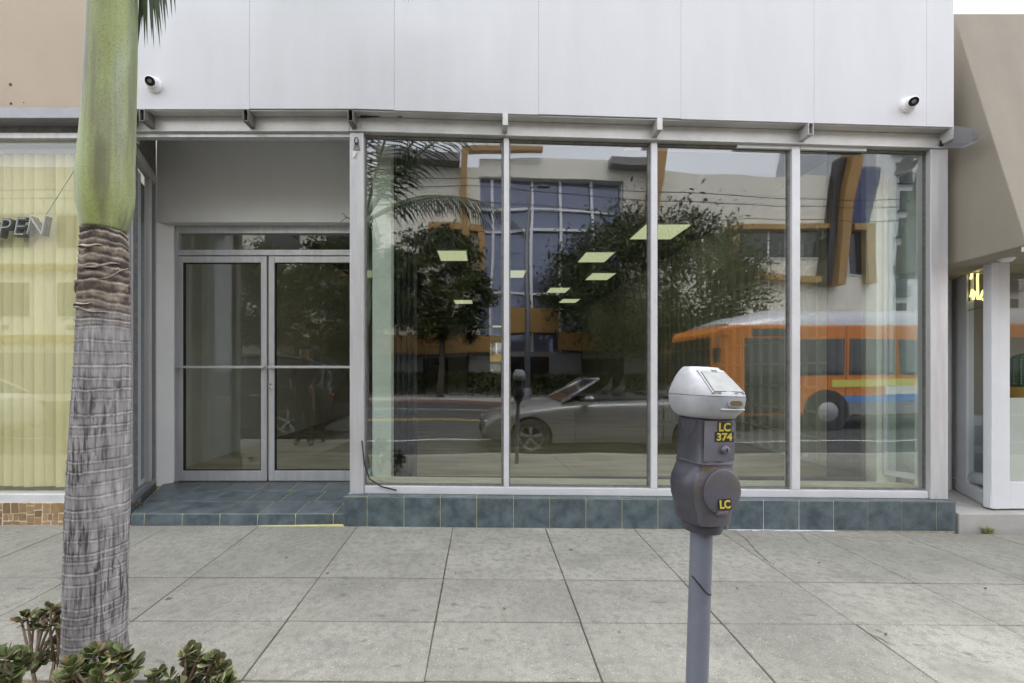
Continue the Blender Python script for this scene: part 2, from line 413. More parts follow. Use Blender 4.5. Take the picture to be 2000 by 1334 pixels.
# thin flashing under the fascia and the header beam behind it
g = MB().box(-2.86, X0, FY+.012, 3.55, 3.302, 3.3085).box(X0, xr-.02, FY+.012, 3.55, 3.302, 3.3085)
g.build('flashing', MAT['alu_dirty'], shop, wp=True)
for a, b in [(-2.86, -1.09), (-1.088, ux(985, 3.53)), (ux(985,3.53)+.002, ux(1281,3.53)), (ux(1281,3.53)+.002, ux(1570,3.53)), (ux(1570,3.53)+.002, ux(1846, 3.53))]:
    pieces = [(a, b)] if not (a < X0 < b) else [(a, X0), (X0, b)]
    g = MB()
    for u, v in pieces:
        g.box(u, v, 3.53, 3.60, 3.178, 3.30)
        g.box(u, v, 3.518, 3.53, 3.178, 3.192)        # lower lip
    g.build('header_beam', MAT['alu_dirty'], shop, wp=True, bevel=.003)
g = MB().box(-2.86, -1.09, 3.545, 3.60, 3.145, 3.177); g.build('soffit_track', MAT['alu'], shop, bevel=.002)
# stub brackets of a removed canopy: open rectangular tubes
for px in (292, 490, 690, 986, 1281, 1570, 1846):
    x = ux(px, 3.5); g = MB(); hw, t = .021, .005
    z0, z1 = 3.205, 3.299
    y0, y1 = 3.42, 3.529
    g.box(x-hw, x+hw, y0, y1, z0, z0+t); g.box(x-hw, x+hw, y0, y1, z1-t, z1)
    g.box(x-hw, x-hw+t, y0, y1, z0+t, z1-t); g.box(x+hw-t, x+hw, y0, y1, z0+t, z1-t)
    closed = px in (986, 1281)
    if closed: g.box(x-hw, x+hw, y0-.003, y0-.0005, z0, z1)
    g.build('canopy_bracket', MAT['alu_dirty'] if closed or px > 1500 else MAT['steel_dark'], shop, wp=True, bevel=.0015)
# columns and mullions
for a, b in ((683, 710), (1818, 1852)):
    MB().box(ux(a,3.53), ux(b,3.53), 3.53, 3.64, .2405, 3.176).build('column', MAT['alu'], shop, wp=True, bevel=.004)
MUL = [(984, 994), (1272, 1284), (1547, 1563)]
for a, b in MUL:
    MB().box(ux(a,3.545), ux(b,3.545), 3.545, 3.64, .304, 3.176).build('mullion', MAT['alu_white'], shop, wp=True, bevel=.003)
# inner dark glazing stops beside the mullions
edges = [710, 984, 994, 1272, 1284, 1547, 1563, 1818]
cols = [(710, 984), (994, 1272), (1284, 1547), (1563, 1818)]
for k, (a, b) in enumerate(cols):
    x0, x1 = ux(a, 3.545), ux(b, 3.545); e = .0022
    g = MB()
    g.box(x0+e, x0+.014, 3.572, 3.60, .306, 3.17); g.box(x1-.018, x1-e, 3.572, 3.60, .306, 3.17)
    g.box(x0+.0145, x1-.0185, 3.572, 3.60, .306, .318); g.box(x0+.0145, x1-.0185, 3.572, 3.60, 3.155, 3.17)
    g.build('glazing_stop', MAT['steel_dark'], shop, wp=True)
    pane(shop, x0+.008, x1-.008, 3.584, .31, 3.165, MAT['glass'], wp=True)
MB().box(ux(683,3.53)+.114, ux(1818,3.53)-.002, 3.545, 3.60, .2405, .303).build('window_sill', MAT['alu_white'], shop, wp=True, bevel=.004)
MB().box(ux(1440,3.55), ux(1548,3.55), 3.547, 3.572, 3.150, 3.1765).box(ux(1563,3.55), ux(1692,3.55), 3.547, 3.572, 3.150, 3.1765).build('glazing_strip', MAT['alu_white'], shop, wp=True)
# slate tile base under the window
BF = 3.47
tx = [672, 716.7, 788.7, 860, 931, 1003, 1074, 1144.5, 1215, 1285.5, 1355, 1422, 1491.5, 1561, 1628.7, 1696, 1762.6, 1830, 1866]
TX = [ux(p, BF) for p in tx]
for m_, i0, i1 in (('grout', 0, 11), ('grout_w', 11, 14), ('grout_g', 14, 18)):
    a, b = TX[i0], TX[i1]
    g = MB()
    kk = [a, b] if not a < X0 < b else [a, X0, b]
    for u, v in zip(kk, kk[1:]): g.box(u + (.004 if u == TX[0] else 0), v - (.004 if v == TX[-1] else 0), BF+.003, 3.66, -.08, .2365)
    g.build('tile_bed', MAT[m_], shop, wp=True)
for i in range(18):
    a, b = TX[i]+.0022, TX[i+1]-.0022
    MB().box(a, b, BF, BF+.012, -.002, .234).build('base_tile', MAT['slate'], shop, wp=True, bevel=.002, seg=1)
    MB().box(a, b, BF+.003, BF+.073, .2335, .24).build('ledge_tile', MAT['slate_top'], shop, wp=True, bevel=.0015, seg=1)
MB().box(TX[-1]-.0035, TX[-1]+.006, BF+.002, 3.66, -.08, .239).build('end_tile', MAT['slate'], shop, wp=True, bevel=.002)
MB().box(TX[0]-.008, TX[0]+.0035, BF+.002, 3.66, -.02, .239).build('end_tile', MAT['slate'], shop, wp=True, bevel=.002)
g = MB()     # spilled white paint line on the pavement at the tile foot
for k in range(14):
    a = TX[11] + (TX[14]-TX[11])*k/14; b = TX[11] + (TX[14]-TX[11])*(k+1)/14
    y = BF + .085*0; wd = .012 + .018*random.random()
    A = warp((a, BF, 0)); B = warp((b, BF, 0))
    g.add([(A[0],A[1]-wd,gz(A[0],A[1])+.004),(B[0],B[1]-wd*.8,gz(B[0],B[1])+.004),(B[0],B[1]+.002,gz(B[0],B[1])+.004),(A[0],A[1]+.002,gz(A[0],A[1])+.004)], [(0,1,2,3)])
g.build('paint_smear', MAT['grout_w'], shop)

# ---- door recess
SX0, SX1 = -2.83, ux(674, 3.5)
def sz(y): return .093 + .047*(y-3.5)/.8
MB().hexa([(SX0,3.489,-.05),(SX1,3.489,-.05),(-1.2,4.4,-.05),(-3.2,4.4,-.05)], [(SX0,3.4965,sz(3.5)-.0045),(SX1,3.4965,sz(3.5)-.0045),(-1.2,4.4,sz(4.4)-.0015),(-3.2,4.4,sz(4.4)-.0015)]).build('step_bed', MAT['grout'], shop)
rows = [3.5, 3.77, 4.04, 4.30]
tile_w = .3035
for j in range(3):
    y0, y1 = rows[j], rows[j+1]
    off = 0 if j != 1 else .045
    left = SX0 - (y0-3.5)*.4 ; right = SX1 + (.10 if j else 0) + (.06 if j == 2 else 0)
    if j == 0: right = SX1
    xk2 = [left]
    x = -3.06 + .03 + off
    while x < right - .05:
        if x > left + .04: xk2.append(x)
        x += tile_w
    xk2.append(right)
    for a, b in zip(xk2, xk2[1:]):
        lo_ = .0032
        q = [(a+lo_, y0+lo_), (b-lo_, y0+lo_), (b-lo_, y1-lo_), (a+lo_, y1-lo_)]
        if a == left: q[3] = (a + lo_ - (y1-y0)*.4, y1-lo_)
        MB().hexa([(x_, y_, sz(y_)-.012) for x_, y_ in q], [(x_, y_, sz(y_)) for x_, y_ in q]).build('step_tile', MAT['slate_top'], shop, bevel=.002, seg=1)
xk2 = [SX0]; x = -3.03
while x < SX1-.02:
    if x > SX0 + .04: xk2.append(x)
    x += tile_w
xk2.append(SX1)
for a, b in zip(xk2, xk2[1:]):
    MB().hexa([(a+.003,3.487,.0),(b-.003,3.487,.0),(b-.003,3.502,.0),(a+.003,3.502,.0)], [(a+.003,3.4945,sz(3.5)-.003),(b-.003,3.4945,sz(3.5)-.003),(b-.003,3.4995,sz(3.5)-.003),(a+.003,3.4995,sz(3.5)-.003)]).build('riser_tile', MAT['slate'], shop, bevel=.003, seg=2)
MB().hexa([(-1.80,3.472,gz(-1.8,3.47)-.01),(SX1+.005,3.468,-.01),(SX1+.005,3.486,-.01),(-1.80,3.486,-.01)], [(-1.80,3.476,.002),(SX1+.004,3.474,.012),(SX1+.004,3.486,.014),(-1.80,3.486,.004)]).build('yellow_edge', mat('yellow_step_paint', (.62,.56,.22), .7, var=.12, vs=12), shop, bevel=.003)
DY = 4.30
def dx(px): return (px-CX)/F*DY
def dz(py): return H - (py-CY)/F*DY
# wall panel over the doors, jambs, transom
MB().box(-3.16, -1.06, 4.20, 4.36, 2.672, 3.63).build('over_door_panel', MAT['white2'], shop, bevel=.006)
MB().hexa([(-3.168,4.21,.12),(-3.055,4.285,.12),(-3.055,4.40,.12),(-3.25,4.40,.12)], [(-3.168,4.205,2.671),(-3.055,4.285,2.671),(-3.055,4.40,2.671),(-3.25,4.40,2.671)]).build('door_jamb', MAT['white2'], shop, bevel=.004)
zt = .142
g = MB()
g.box(-3.053, -3.020, DY-.005, DY+.07, zt, 2.668)
g.box(-3.019, -1.185, DY-.002, DY+.07, 2.598, 2.668)
g.box(-3.019, -1.185, DY-.008, DY+.07, dz(499), dz(488))
g.box(-1.184, -1.15, DY-.005, DY+.07, zt, 2.668)
g.build('door_frame', MAT['alu'], shop, bevel=.003)
pane(shop, -3.017, -1.187, DY+.03, dz(487.5), 2.597, MAT['glass_door'], name='transom_pane')
for k, (a, b) in enumerate(((dx(347), dx(522)), (dx(525.5), dx(525.5)+.885))):
    z0, z1 = zt+.012, dz(501)
    st, rb, rt = .058, .10, .062
    g = MB()
    y0, y1 = DY-.012, DY+.033
    g.box(a, a+st, y0, y1, z0, z1); g.box(b-st, b, y0, y1, z0, z1)
    g.box(a+st, b-st, y0+.001, y1-.001, z0, z0+rb); g.box(a+st, b-st, y0+.001, y1-.001, z1-rt, z1)
    d = g.build('door', MAT['alu'], shop, bevel=.003)
    g = MB(); e = .007
    g.box(a+st, a+st+e, y0+.006, y1-.008, z0+rb, z1-rt); g.box(b-st-e, b-st, y0+.006, y1-.008, z0+rb, z1-rt)
    g.box(a+st+e, b-st-e, y0+.006, y1-.008, z0+rb, z0+rb+e); g.box(a+st+e, b-st-e, y0+.006, y1-.008, z1-rt-e, z1-rt)
    g.build('door_gasket', MAT['gasket'], d)
    pane(d, a+st+.002, b-st-.002, DY+.008, z0+rb+.002, z1-rt-.002, MAT['glass_door'], name='door_pane')
    zb = dz(717)
    g = MB().box(a+.012, b-.008, y0-.045, y0-.030, zb-.012, zb+.012)
    g.box(a+.014, a+.04, y0-.030, y0-.001, zb-.010, zb+.010).box(b-.04, b-.014, y0-.030, y0-.001, zb-.010, zb+.010)
    g.build('push_bar', MAT['alu'], d, bevel=.003)
    if k:
        xl, zl = a+.022, dz(758)
        MB().lathe([(.019,-.001),(.019,-.008),(.015,-.012),(.0,-.012)], (xl, y0, zl), 20, 'y').build('lock_ring', MAT['alu_white'], d, smooth=True)
        MB().lathe([(.009,-.0122),(.009,-.015),(.0,-.015)], (xl, y0, zl), 14, 'y').build('lock_core', MAT['steel_dark'], d, smooth=True)
        MB().box(xl-.009, xl+.006, y0-.006, y0-.001, zl+.03, zl+.045).build('latch_plate', MAT['steel_dark'], d)
MB().box(-3.05, -1.19, DY-.02, DY+.08, .118, zt+.004).build('threshold', MAT['steel_dark'], shop)
# recess ceiling and side glazing of the display window
MB().hexa([(-2.85,3.602,3.601),(-1.03,3.602,3.601),(-1.03,4.3,3.601),(-3.25,4.3,3.601)], [(-2.85,3.602,3.638),(-1.03,3.602,3.638),(-1.03,4.3,3.638),(-3.25,4.3,3.638)]).build('recess_ceiling', MAT['white2'], shop)
MB().box(-1.075, -1.015, 3.642, 4.28, .10, .285).build('return_base', MAT['slate'], shop)
MB().box(-1.07, -1.02, 3.642, 3.70, .286, 3.60).box(-1.07, -1.02, 4.24, 4.30, .286, 3.60).box(-1.07, -1.02, 3.70, 4.24, 3.05, 3.60).box(-1.07, -1.02, 3.70, 4.24, .286, .33).build('return_frame', MAT['alu_white'], shop)
b = MB().box(-1.05, -1.042, 3.702, 4.238, .332, 3.048); b.build('return_pane', MAT['glass_in'], shop)
# right return inside the display window
g = MB()
A, B = (3.79, 3.78), (3.675, 3.99)
g.seg(A, B, -.02, .02, .29, .34); g.seg(A, B, -.02, .02, 3.0, 3.3)
g.seg(A, (A[0]+(B[0]-A[0])*.08, A[1]+(B[1]-A[1])*.08), -.025, .025, .341, 2.999); g.seg((A[0]+(B[0]-A[0])*.9, A[1]+(B[1]-A[1])*.9), B, -.025, .025, .341, 2.999)
g.build('return_frame', MAT['alu_white'], shop)
MB().seg((A[0]+(B[0]-A[0])*.09, A[1]+(B[1]-A[1])*.09), (A[0]+(B[0]-A[0])*.89, A[1]+(B[1]-A[1])*.89), -.004, .004, .342, 2.998).build('return_pane', MAT['glass_in'], shop)

# ---- interior
IX0, IX1, IY1, FZ, CZ = -3.38, 3.86, 17.0, .141, 3.60
MB().box(IX0, IX1, 4.33, IY1, FZ-.2, FZ).build('shop_floor', MAT['floor_in'], shop)
MB().box(-1.01, X0, 3.662, 3.89, FZ-.2, .296).box(X0, 3.86, 3.662, 3.89, FZ-.2, .296).box(X0, 3.70, 3.602, 3.6615, .2405, .2965).build('display_ledge', MAT['ledge'], shop, wp=True)
MB().box(-1.02, 3.86, 3.892, 4.329, FZ-.2, FZ-.001).build('shop_floor', MAT['floor_in'], shop)
MB().box(-.98, 3.5, 3.99, 4.03, FZ, .262).build('gate_track', MAT['gate'], shop)
MB().box(IX0-.15, IX0, 4.42, IY1+.1, -.1, CZ+.1).build('side_wall', MAT['wall_in'], shop)
MB().box(IX1, IX1+.12, 3.9, IY1+.1, -.1, CZ+.1).build('side_wall', MAT['wall_in'], shop)
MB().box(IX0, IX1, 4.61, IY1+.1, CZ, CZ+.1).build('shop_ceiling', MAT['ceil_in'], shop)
# back wall with a doorway to a lit back room
zdr = (P(830, 620, IY1), P(912, 755, IY1))
wx0, wx1, wz = zdr[0].x, zdr[1].x, zdr[0].z
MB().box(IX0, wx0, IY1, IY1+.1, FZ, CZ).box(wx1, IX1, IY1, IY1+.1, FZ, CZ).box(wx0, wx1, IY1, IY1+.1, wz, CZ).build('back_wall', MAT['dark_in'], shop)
MB().box(wx0-1, wx1+1, IY1+2.5, IY1+2.6, FZ, CZ).box(wx0-1.1, wx0-1, IY1+.11, IY1+2.49, FZ, CZ).box(wx1+1, wx1+1.1, IY1+.11, IY1+2.49, FZ, CZ).box(wx0-1, wx1+1, IY1+.11, IY1+2.49, CZ-.1, CZ).box(wx0-1,wx1+1,IY1+.11,IY1+2.49,FZ-.1,FZ).build('back_room', mat('back_room_paint', (.5,.48,.45), .8), shop)
MB().box(wx1-.75, wx1-.03, IY1+.10, IY1+.14, FZ, wz-.3).build('inner_door', mat('grey_inner_door', (.5,.5,.52), .5), shop, bevel=.01)
g = MB()
for k in range(12): g.box(wx0+.02+k*.055, wx0+.035+k*.055, IY1-.02, IY1-.005, FZ+1.2, wz-.05)
for k in range(5): g.box(wx0+.02, wx0+.66, IY1-.004, IY1-.001, FZ+1.3+k*.35, FZ+1.33+k*.35)
g.build('scissor_gate', MAT['gate'], shop)
# tall mirror on the back wall
mm = bpy.data.materials.new('mirror'); mm.use_nodes = True
_b = mm.node_tree.nodes['Principled BSDF']; _b.inputs['Metallic'].default_value = 1; _b.inputs['Roughness'].default_value = .02; _b.inputs['Base Color'].default_value = (.9,.92,.9,1)
p0, p1 = P(957, 598, IY1), P(986, 728, IY1)
mo = MB().box(p0.x, p1.x, IY1-.03, IY1-.003, p1.z, p0.z).build('wall_mirror', mm); tag(mo, 'tall narrow mirror fixed to the dark back wall of the shop', 'mirror')
# right wall of the shop: ribbed panels with rails
for k in range(26):
    y = 4.75 + k*.21
    MB().box(IX1-.05, IX1-.001, y, y+.035, FZ+.06, 2.9).build('wall_rib', MAT['rib'], shop)
for z in [FZ+.03+.285*i for i in range(10)]:
    MB().box(IX1-.035, IX1-.001, 4.7, 10.2, z, z+.03).build('wall_rail', MAT['rib'], shop)
MB().box(IX1-.012, IX1-.0005, 4.7, 10.2, FZ, 2.95).build('wall_board', mat('panel_infill', (.52,.53,.45), .7, var=.08, vs=2), shop)
# posts
for a, b, y0 in ((727, 764, 3.90), (1692, 1728, 4.0)):
    x0, x1 = ux(a, y0), ux(b, y0)
    MB().box(x0, x1, y0+.0, y0+.12, .236 if y0 < 3.895 else FZ, CZ-.001).build('interior_post', MAT['post_in'], shop, bevel=.006)
def folding_gate(a, b, y, label, zt_=3.45):
    x0, x1 = P(a, 0, y).x, P(b, 0, y).x
    n_ = 9; g = MB(); t = thing('folding_gate', label, 'folding gate', ((x0+x1)/2, y, FZ))
    for k in range(n_):
        u = x0 + (x1-x0)*k/n_; v = x0 + (x1-x0)*(k+1)/n_
        ya, yb = (y, y+.05) if k % 2 == 0 else (y+.05, y)
        MB().hexa([(u+.001,ya,FZ+.03),(v-.001,yb,FZ+.03),(v-.001,yb+.008,FZ+.03),(u+.001,ya+.008,FZ+.03)], [(u+.001,ya,zt_),(v-.001,yb,zt_),(v-.001,yb+.008,zt_),(u+.001,ya+.008,zt_)]).build('pleat', MAT['gate'], t)
    MB().box(x0, x1, y-.01, y+.07, FZ, FZ+.028).build('bottom_rail', MAT['gate'], t)
    MB().box(x0, x1, y-.01, y+.07, zt_+.001, CZ-.001).build('top_rail', MAT['gate'], t)
folding_gate(765, 813, 4.12, 'dark folded accordion gate behind the glass beside the door-side post')
folding_gate(1616, 1690, 4.25, 'dark folded accordion gate in front of the ribbed inner wall')
# ceiling lights
lights = [(1287, 450, .72), (1163, 500, .56), (1172, 538, .56), (1090, 565, .56), (1112, 586, .56), (885, 497, .56), (905, 588, .6), (1004, 533, .5)]
notes = ['broad fluorescent ceiling panel over the shop floor, biggest of the set', 'fluorescent ceiling panel second deep in the longest row', 'fluorescent ceiling panel third deep in the longest row', 'fluorescent ceiling panel fourth deep in the longest row', 'fluorescent ceiling panel deepest in the longest row',
         'fluorescent ceiling panel above the dark folding gate side of the shop', 'thin fluorescent ceiling panel before the back room doorway', 'lone fluorescent ceiling panel halfway above the shop floor']
for (px, py, wd), lb in zip(lights, notes):
    Y = F*(CZ-H)/(CY-py); x = (px-CX)/F*Y
    t = thing('ceiling_light', lb, 'ceiling light', (x, Y, CZ-.03), group='fluorescent panels on the shop ceiling')
    MB().box(x-wd/2-.02, x+wd/2+.02, Y-.40, Y+.40, CZ-.03, CZ-.001).build('housing', MAT['alu_white'], t)
    MB().box(x-wd/2, x+wd/2, Y-.38, Y+.38, CZ-.036, CZ-.0305).build('diffuser', MAT['troffer'], t)
for (px, py), lb in (((1023, 428), 'bright bare warm bulb hanging from the shop ceiling'), ((950, 433), 'small bare bulb hanging beside the bright one')):
    Y = 7.2; p = P(px, py, Y)
    t = thing('hanging_bulb', lb, 'light bulb', p, group='bare bulbs in the shop')
    MB().lathe([(.0,-.028),(.018,-.022),(.027,0),(.018,.024),(.012,.035),(0,.035)], p, 14).build('bulb', MAT['bulb'], t, smooth='all')
    MB().lathe([(.014,.0355),(.014,.07),(.0,.07)], p, 12).cyl(p+Vector((0,0,.071)), (p.x, p.y, CZ-.0005), .004, 6).build('cord', MAT['black'], t)

# ---- small fittings on the storefront
def cctv(px, py, label, flip=1):
    x, z = U(px, py, FY); p = Vector(warp((x, FY-.001, z)))
    t = thing('security_camera', label, 'security camera', p, group='dome cameras on the white fascia')
    MB().lathe([(.0,0),(.062,0),(.062,-.012),(.055,-.026),(.044,-.034),(.0,-.034)], (0,0,0), 30, 'y').build('mount', MAT['cctv'], t, smooth=True, local=True)
    c = Vector((-.002*flip, -.036, .003)); d = Vector((.36*flip, -.84, -.36)).normalized()
    secs = []; q = d.to_track_quat('Z', 'X').to_matrix()
    for r, h in ((.0,-.045),(.024,-.041),(.04,-.025),(.0455,-.003),(.043,.018),(.036,.034),(.0345,.037),(.0,.037)):
        secs.append([c + q @ Vector((r*math.cos(2*math.pi*k/24), r*math.sin(2*math.pi*k/24), h)) for k in range(24)])
    MB().loft(secs).build('eyeball', MAT['cctv'], t, smooth=True, local=True)
    def ring(prof, nm, m):
        MB().loft([[c + q @ Vector((r*math.cos(2*math.pi*k/24), r*math.sin(2*math.pi*k/24), h)) for k in range(24)] for r, h in prof]).build(nm, m, t, smooth=True, local=True)
    ring([(.033,.0372),(.033,.041),(.030,.042),(.0,.042)], 'lens_cover', MAT['lens'])
    ring([(.014,.0421),(.014,.045),(.010,.046),(.0,.046)], 'lens', MAT['steel_dark'])
cctv(303, 167, 'white dome camera on the fascia by the palm crownshaft', 1)
cctv(1771, 206, 'white dome camera on the fascia by the taupe awning', -1)
# padlock clip and tag on the door-side column
x, z = U(697, 290, 3.53)
t = thing('latch_clip', 'small steel latch clip with paper tag screwed to the aluminium column', 'latch', (x-.002, 3.53, z))
MB().hexa([(x-.028,3.524,z-.012),(x+.028,3.524,z-.016),(x+.028,3.5295,z-.016),(x-.028,3.5295,z-.012)], [(x-.016,3.524,z+.05),(x+.014,3.524,z+.05),(x+.014,3.5295,z+.05),(x-.016,3.5295,z+.05)]).build('plate', MAT['steel_dark'], t)
MB().tube([(x+.016*math.cos(a*.3927), 3.516, z+.055+.026*math.sin(a*.3927)) for a in range(17)], .004, 6).build('shackle', MAT['black'], t, smooth='all')
MB().hexa([(x-.036,3.519,z-.072),(x-.018,3.519,z-.078),(x-.018,3.521,z-.078),(x-.036,3.521,z-.072)], [(x-.026,3.520,z-.022),(x+.002,3.520,z-.03),(x+.002,3.522,z-.03),(x-.026,3.522,z-.022)]).build('paper_tag', MAT['cctv'], t)
x, z = U(676, 425, 3.55)
t = MB()
for dx_, dz_ in ((-.07, .05), (-.085, -.03), (-.05, .02), (.01, -.06)):
    t.tube([(x+.03, 3.60, z), (x+.03+dx_*.5, 3.585, z+.012), (x+.03+dx_, 3.575, z+dz_)], .0022, 5)
t = t.build('loose_wire', MAT['black']); tag(t, 'frayed black wires poking out beside the column above the doors', 'wire')
p = [U(708, 860, 3.54), U(712, 905, 3.53), U(722, 935, 3.53), U(745, 950, 3.53), U(775, 957, 3.535)]
t = MB().tube([warp((x, 3.525, z)) for x, z in p], .006, 8).build('black_cable', MAT['black'], smooth='all'); tag(t, 'black cable curling down over the window sill corner', 'cable')
for pts, lb in ((((1815, 250), (1795, 243), (1800, 238), (1830, 244), (1842, 262), (1838, 285)), 'crumpled black tape under the fascia by the awning'), (((704, 228), (720, 225), (760, 224), (785, 226)), 'black tape strip on the header beam beside the first bracket')):
    g = MB().tube([warp((U(a, b, 3.515)[0], 3.517 + .006*math.sin(i*2), U(a, b, 3.515)[1])) for i, (a, b) in enumerate(pts)], [.010 + .004*(i % 2) for i in range(len(pts))], 7)
    tag(g.build('black_tape', MAT['black']), lb, 'tape')
# bent gutter end
g = MB(); base = [P(1864, 246, 3.52), P(1900, 251, 3.40), P(1911, 262, 3.36)]
lo2 = [P(1862, 276, 3.54), P(1898, 276, 3.42), P(1909, 275, 3.38)]
for i in range(2):
    o_ = Vector((0, .004, 0))
    g.hexa([lo2[i], lo2[i+1], lo2[i+1]+o_, lo2[i]+o_], [base[i], base[i+1], base[i+1]+o_, base[i]+o_])
    bk = Vector((0, .09, .0)); e_ = Vector((0,0,-.004))
    g.hexa([lo2[i]+e_*2, lo2[i+1]+e_*2, lo2[i+1]+bk+e_*2, lo2[i]+bk+e_*2], [lo2[i]+e_, lo2[i+1]+e_, lo2[i+1]+bk+e_, lo2[i]+bk+e_])
tag(g.build('gutter_end', MAT['grey_strip']), 'bent sheet metal gutter end sticking out beside the awning', 'gutter')

# ================================================================== LEFT NEIGHBOUR (tan shop with yellow blinds)
ln = thing('tan_shop', 'tan shop with yellow vertical blinds and brown mosaic base', 'shop', (-5, 3.5, 0))
LX = -9.5; CXN = -2.86
MB().box(LX, -2.934, FY-.004, 3.6, 3.318, 4.7).build('wall', MAT['tan'], ln, bevel=.004)
g = MB()
for px, py, r in ((21, 202, .010), (46, 200, .004), (20, 165, .012)):
    p = P(px, py, FY-.006); g.lathe([(r, 0), (r, .003), (0, .003)], (p.x, p.y, p.z), 12, 'y')
g.build('screw_hole', MAT['black'], ln)
MB().box(LX, -2.80, FY-.03, 3.56, 3.222, 3.306).build('metal_strip', MAT['grey_strip'], ln, bevel=.003)
MB().box(LX, CXN, 3.53, 3.62, 3.165, 3.2215).build('window_head', MAT['steel_dark'], ln, bevel=.003)
MB().box(LX, CXN, 3.515, 3.62, 3.12, 3.164).build('window_head', MAT['alu'], ln, bevel=.003)
MB().box(LX, -2.905, 3.50, 3.62, .186, .245).build('window_sill', MAT['alu_white'], ln, bevel=.003)
MB().box(-2.91, -2.86, 3.515, 3.60, .246, 3.119).build('window_post', MAT['steel_dark'], ln, bevel=.003)
for a, b in ((LX, -5.6), (-5.58, -2.912)): pane(ln, a, b, 3.552, .247, 3.118, MAT['glass_blind'])
MB().box(-5.6, -5.58, 3.52, 3.6, .246, 3.119).build('window_post', MAT['alu'], ln)
MB().box(LX, -3.24, 4.0, 4.05, .2, 3.2).build('inner_wall', MAT['wall_in'], ln)
MB().box(LX, -3.12, 3.621, 4.0, 3.2, 3.25).build('inner_ceiling', MAT['wall_in'], ln)
MB().box(LX, -3.12, 3.621, 4.0, .15, .2).build('inner_floor', MAT['wall_in'], ln)
MB().box(-2.902, -2.848, 3.49, 3.53, -.02, .245).build('corner_tile', MAT['slate'], ln, bevel=.003)
# mosaic base: irregular stones set in pale grout, repeated as sheet tiles
MB().box(LX, -2.905, 3.492, 3.62, -.05, .1855).build('mosaic_bed', MAT['mosaic_g'], ln)
pat = [(.05,.02,.9,1.55),(1.15,.02,.95,1.55),(2.2,.05,.95,1.35),(3.25,.0,.9,.35),(3.25,.45,.9,1.2),(4.25,.02,.95,.95),
       (.1,1.7,.55,1.0),(.8,1.7,.5,.9),(1.45,1.65,.6,1.0),(2.2,1.6,.95,1.1),(3.25,1.85,.9,1.0),(4.25,1.15,.95,1.0),
       (.05,2.85,1.0,.45),(1.2,2.8,.9,.5),(2.2,2.9,.95,.45),(3.25,2.95,.9,.4),(4.25,2.3,.95,1.0)]
uw = .3165/5.3; hz = .178/3.4
for k in range(-3, 4):
    bx = -3.86 + k*.318
    for (u, v, ww, hh) in pat:
        x0 = bx + u*uw + random.uniform(0,.002); x1 = x0 + ww*uw; z1 = .180 - v*hz; z0 = max(-.01, z1 - hh*hz)
        if x1 > -2.91 or z1 - z0 < .008: continue
        j = lambda: random.uniform(-.003, .003)
        q = [(x0+j(), z0+j()), (x1+j(), z0+j()), (x1+j(), z1+j()), (x0+j(), z1+j())]
        MB().add([(x, 3.489, z) for x, z in q] + [(x, 3.4935, z) for x, z in q], [(0,1,2,3),(7,6,5,4),(0,4,5,1),(1,5,6,2),(2,6,7,3),(3,7,4,0)]).build('mosaic_stone', MAT['mosaic'], ln)
# vertical blinds
vb = thing('vertical_blind', 'yellow green vertical fabric blind behind the tan shop window', 'blind', (-4, 3.67, .25))
g = MB(); wv = .104
for k in range(7):       # slightly curved slat
    pass
cs = [(-wv/2 + wv*i/6, .006*math.cos((i-3)/3*1.5)) for i in range(7)]
sl_ = MB().loft([[(x, -y, 0) for x, y in cs] + [(x, -y+.0015, 0) for x, y in reversed(cs)], [(x, -y, 2.80) for x, y in cs] + [(x, -y+.0015, 2.80) for x, y in reversed(cs)]])
first = None
for k in range(30):
    x = -3.02 - k*.0875
    if first is None: first = sl_.build('slat', MAT['blind'], vb, smooth=True, local=True); o = first
    else: o = bpy.data.objects.new('slat', first.data); COL.objects.link(o); o.parent = vb
    o.location = (x+4, random.uniform(-.004,.004), .015 + random.uniform(-.008, .008)); o.rotation_euler = (0, 0, rad(22 + random.uniform(-5, 5)))
MB().box(-5.8, -2.96, 3.645, 3.70, 3.062, 3.10).build('head_rail', MAT['alu_white'], vb)
# OPEN sign
op = thing('open_sign', 'grey slanted OPEN letter sign hung in front of the yellow blind', 'sign', P(35, 448, 3.60))
mdark = mat('sign_return', (.12, .12, .125), .4); mface = mat('sign_face', (.42, .42, .44), .35, metal=.2)
xcur = {}
for ch, px in (('O', -22), ('P', 13), ('E', 42), ('N', 74)):
    me = text_mesh(ch, .215, .020, mdark, bold=.005, shear=.2)
    p = P(px, 447 - (px-35)*.06, 3.605) - op.location
    o = inst('letter', me, op, p, (rad(90), 0, 0)); o['label'] = 'raised letter ' + ch
    me = text_mesh(ch, .215, .004, mface, bold=-.004, shear=.2)
    q = bpy.data.objects.new('letter_face', me); COL.objects.link(q); q.parent = o; q.location = (0, 0, .027)
a = P(90, 420, 3.60); b = P(148, 328, 3.60)
MB().tube([a, b], .0028, 6).build('chain', MAT['steel_dark'], op)
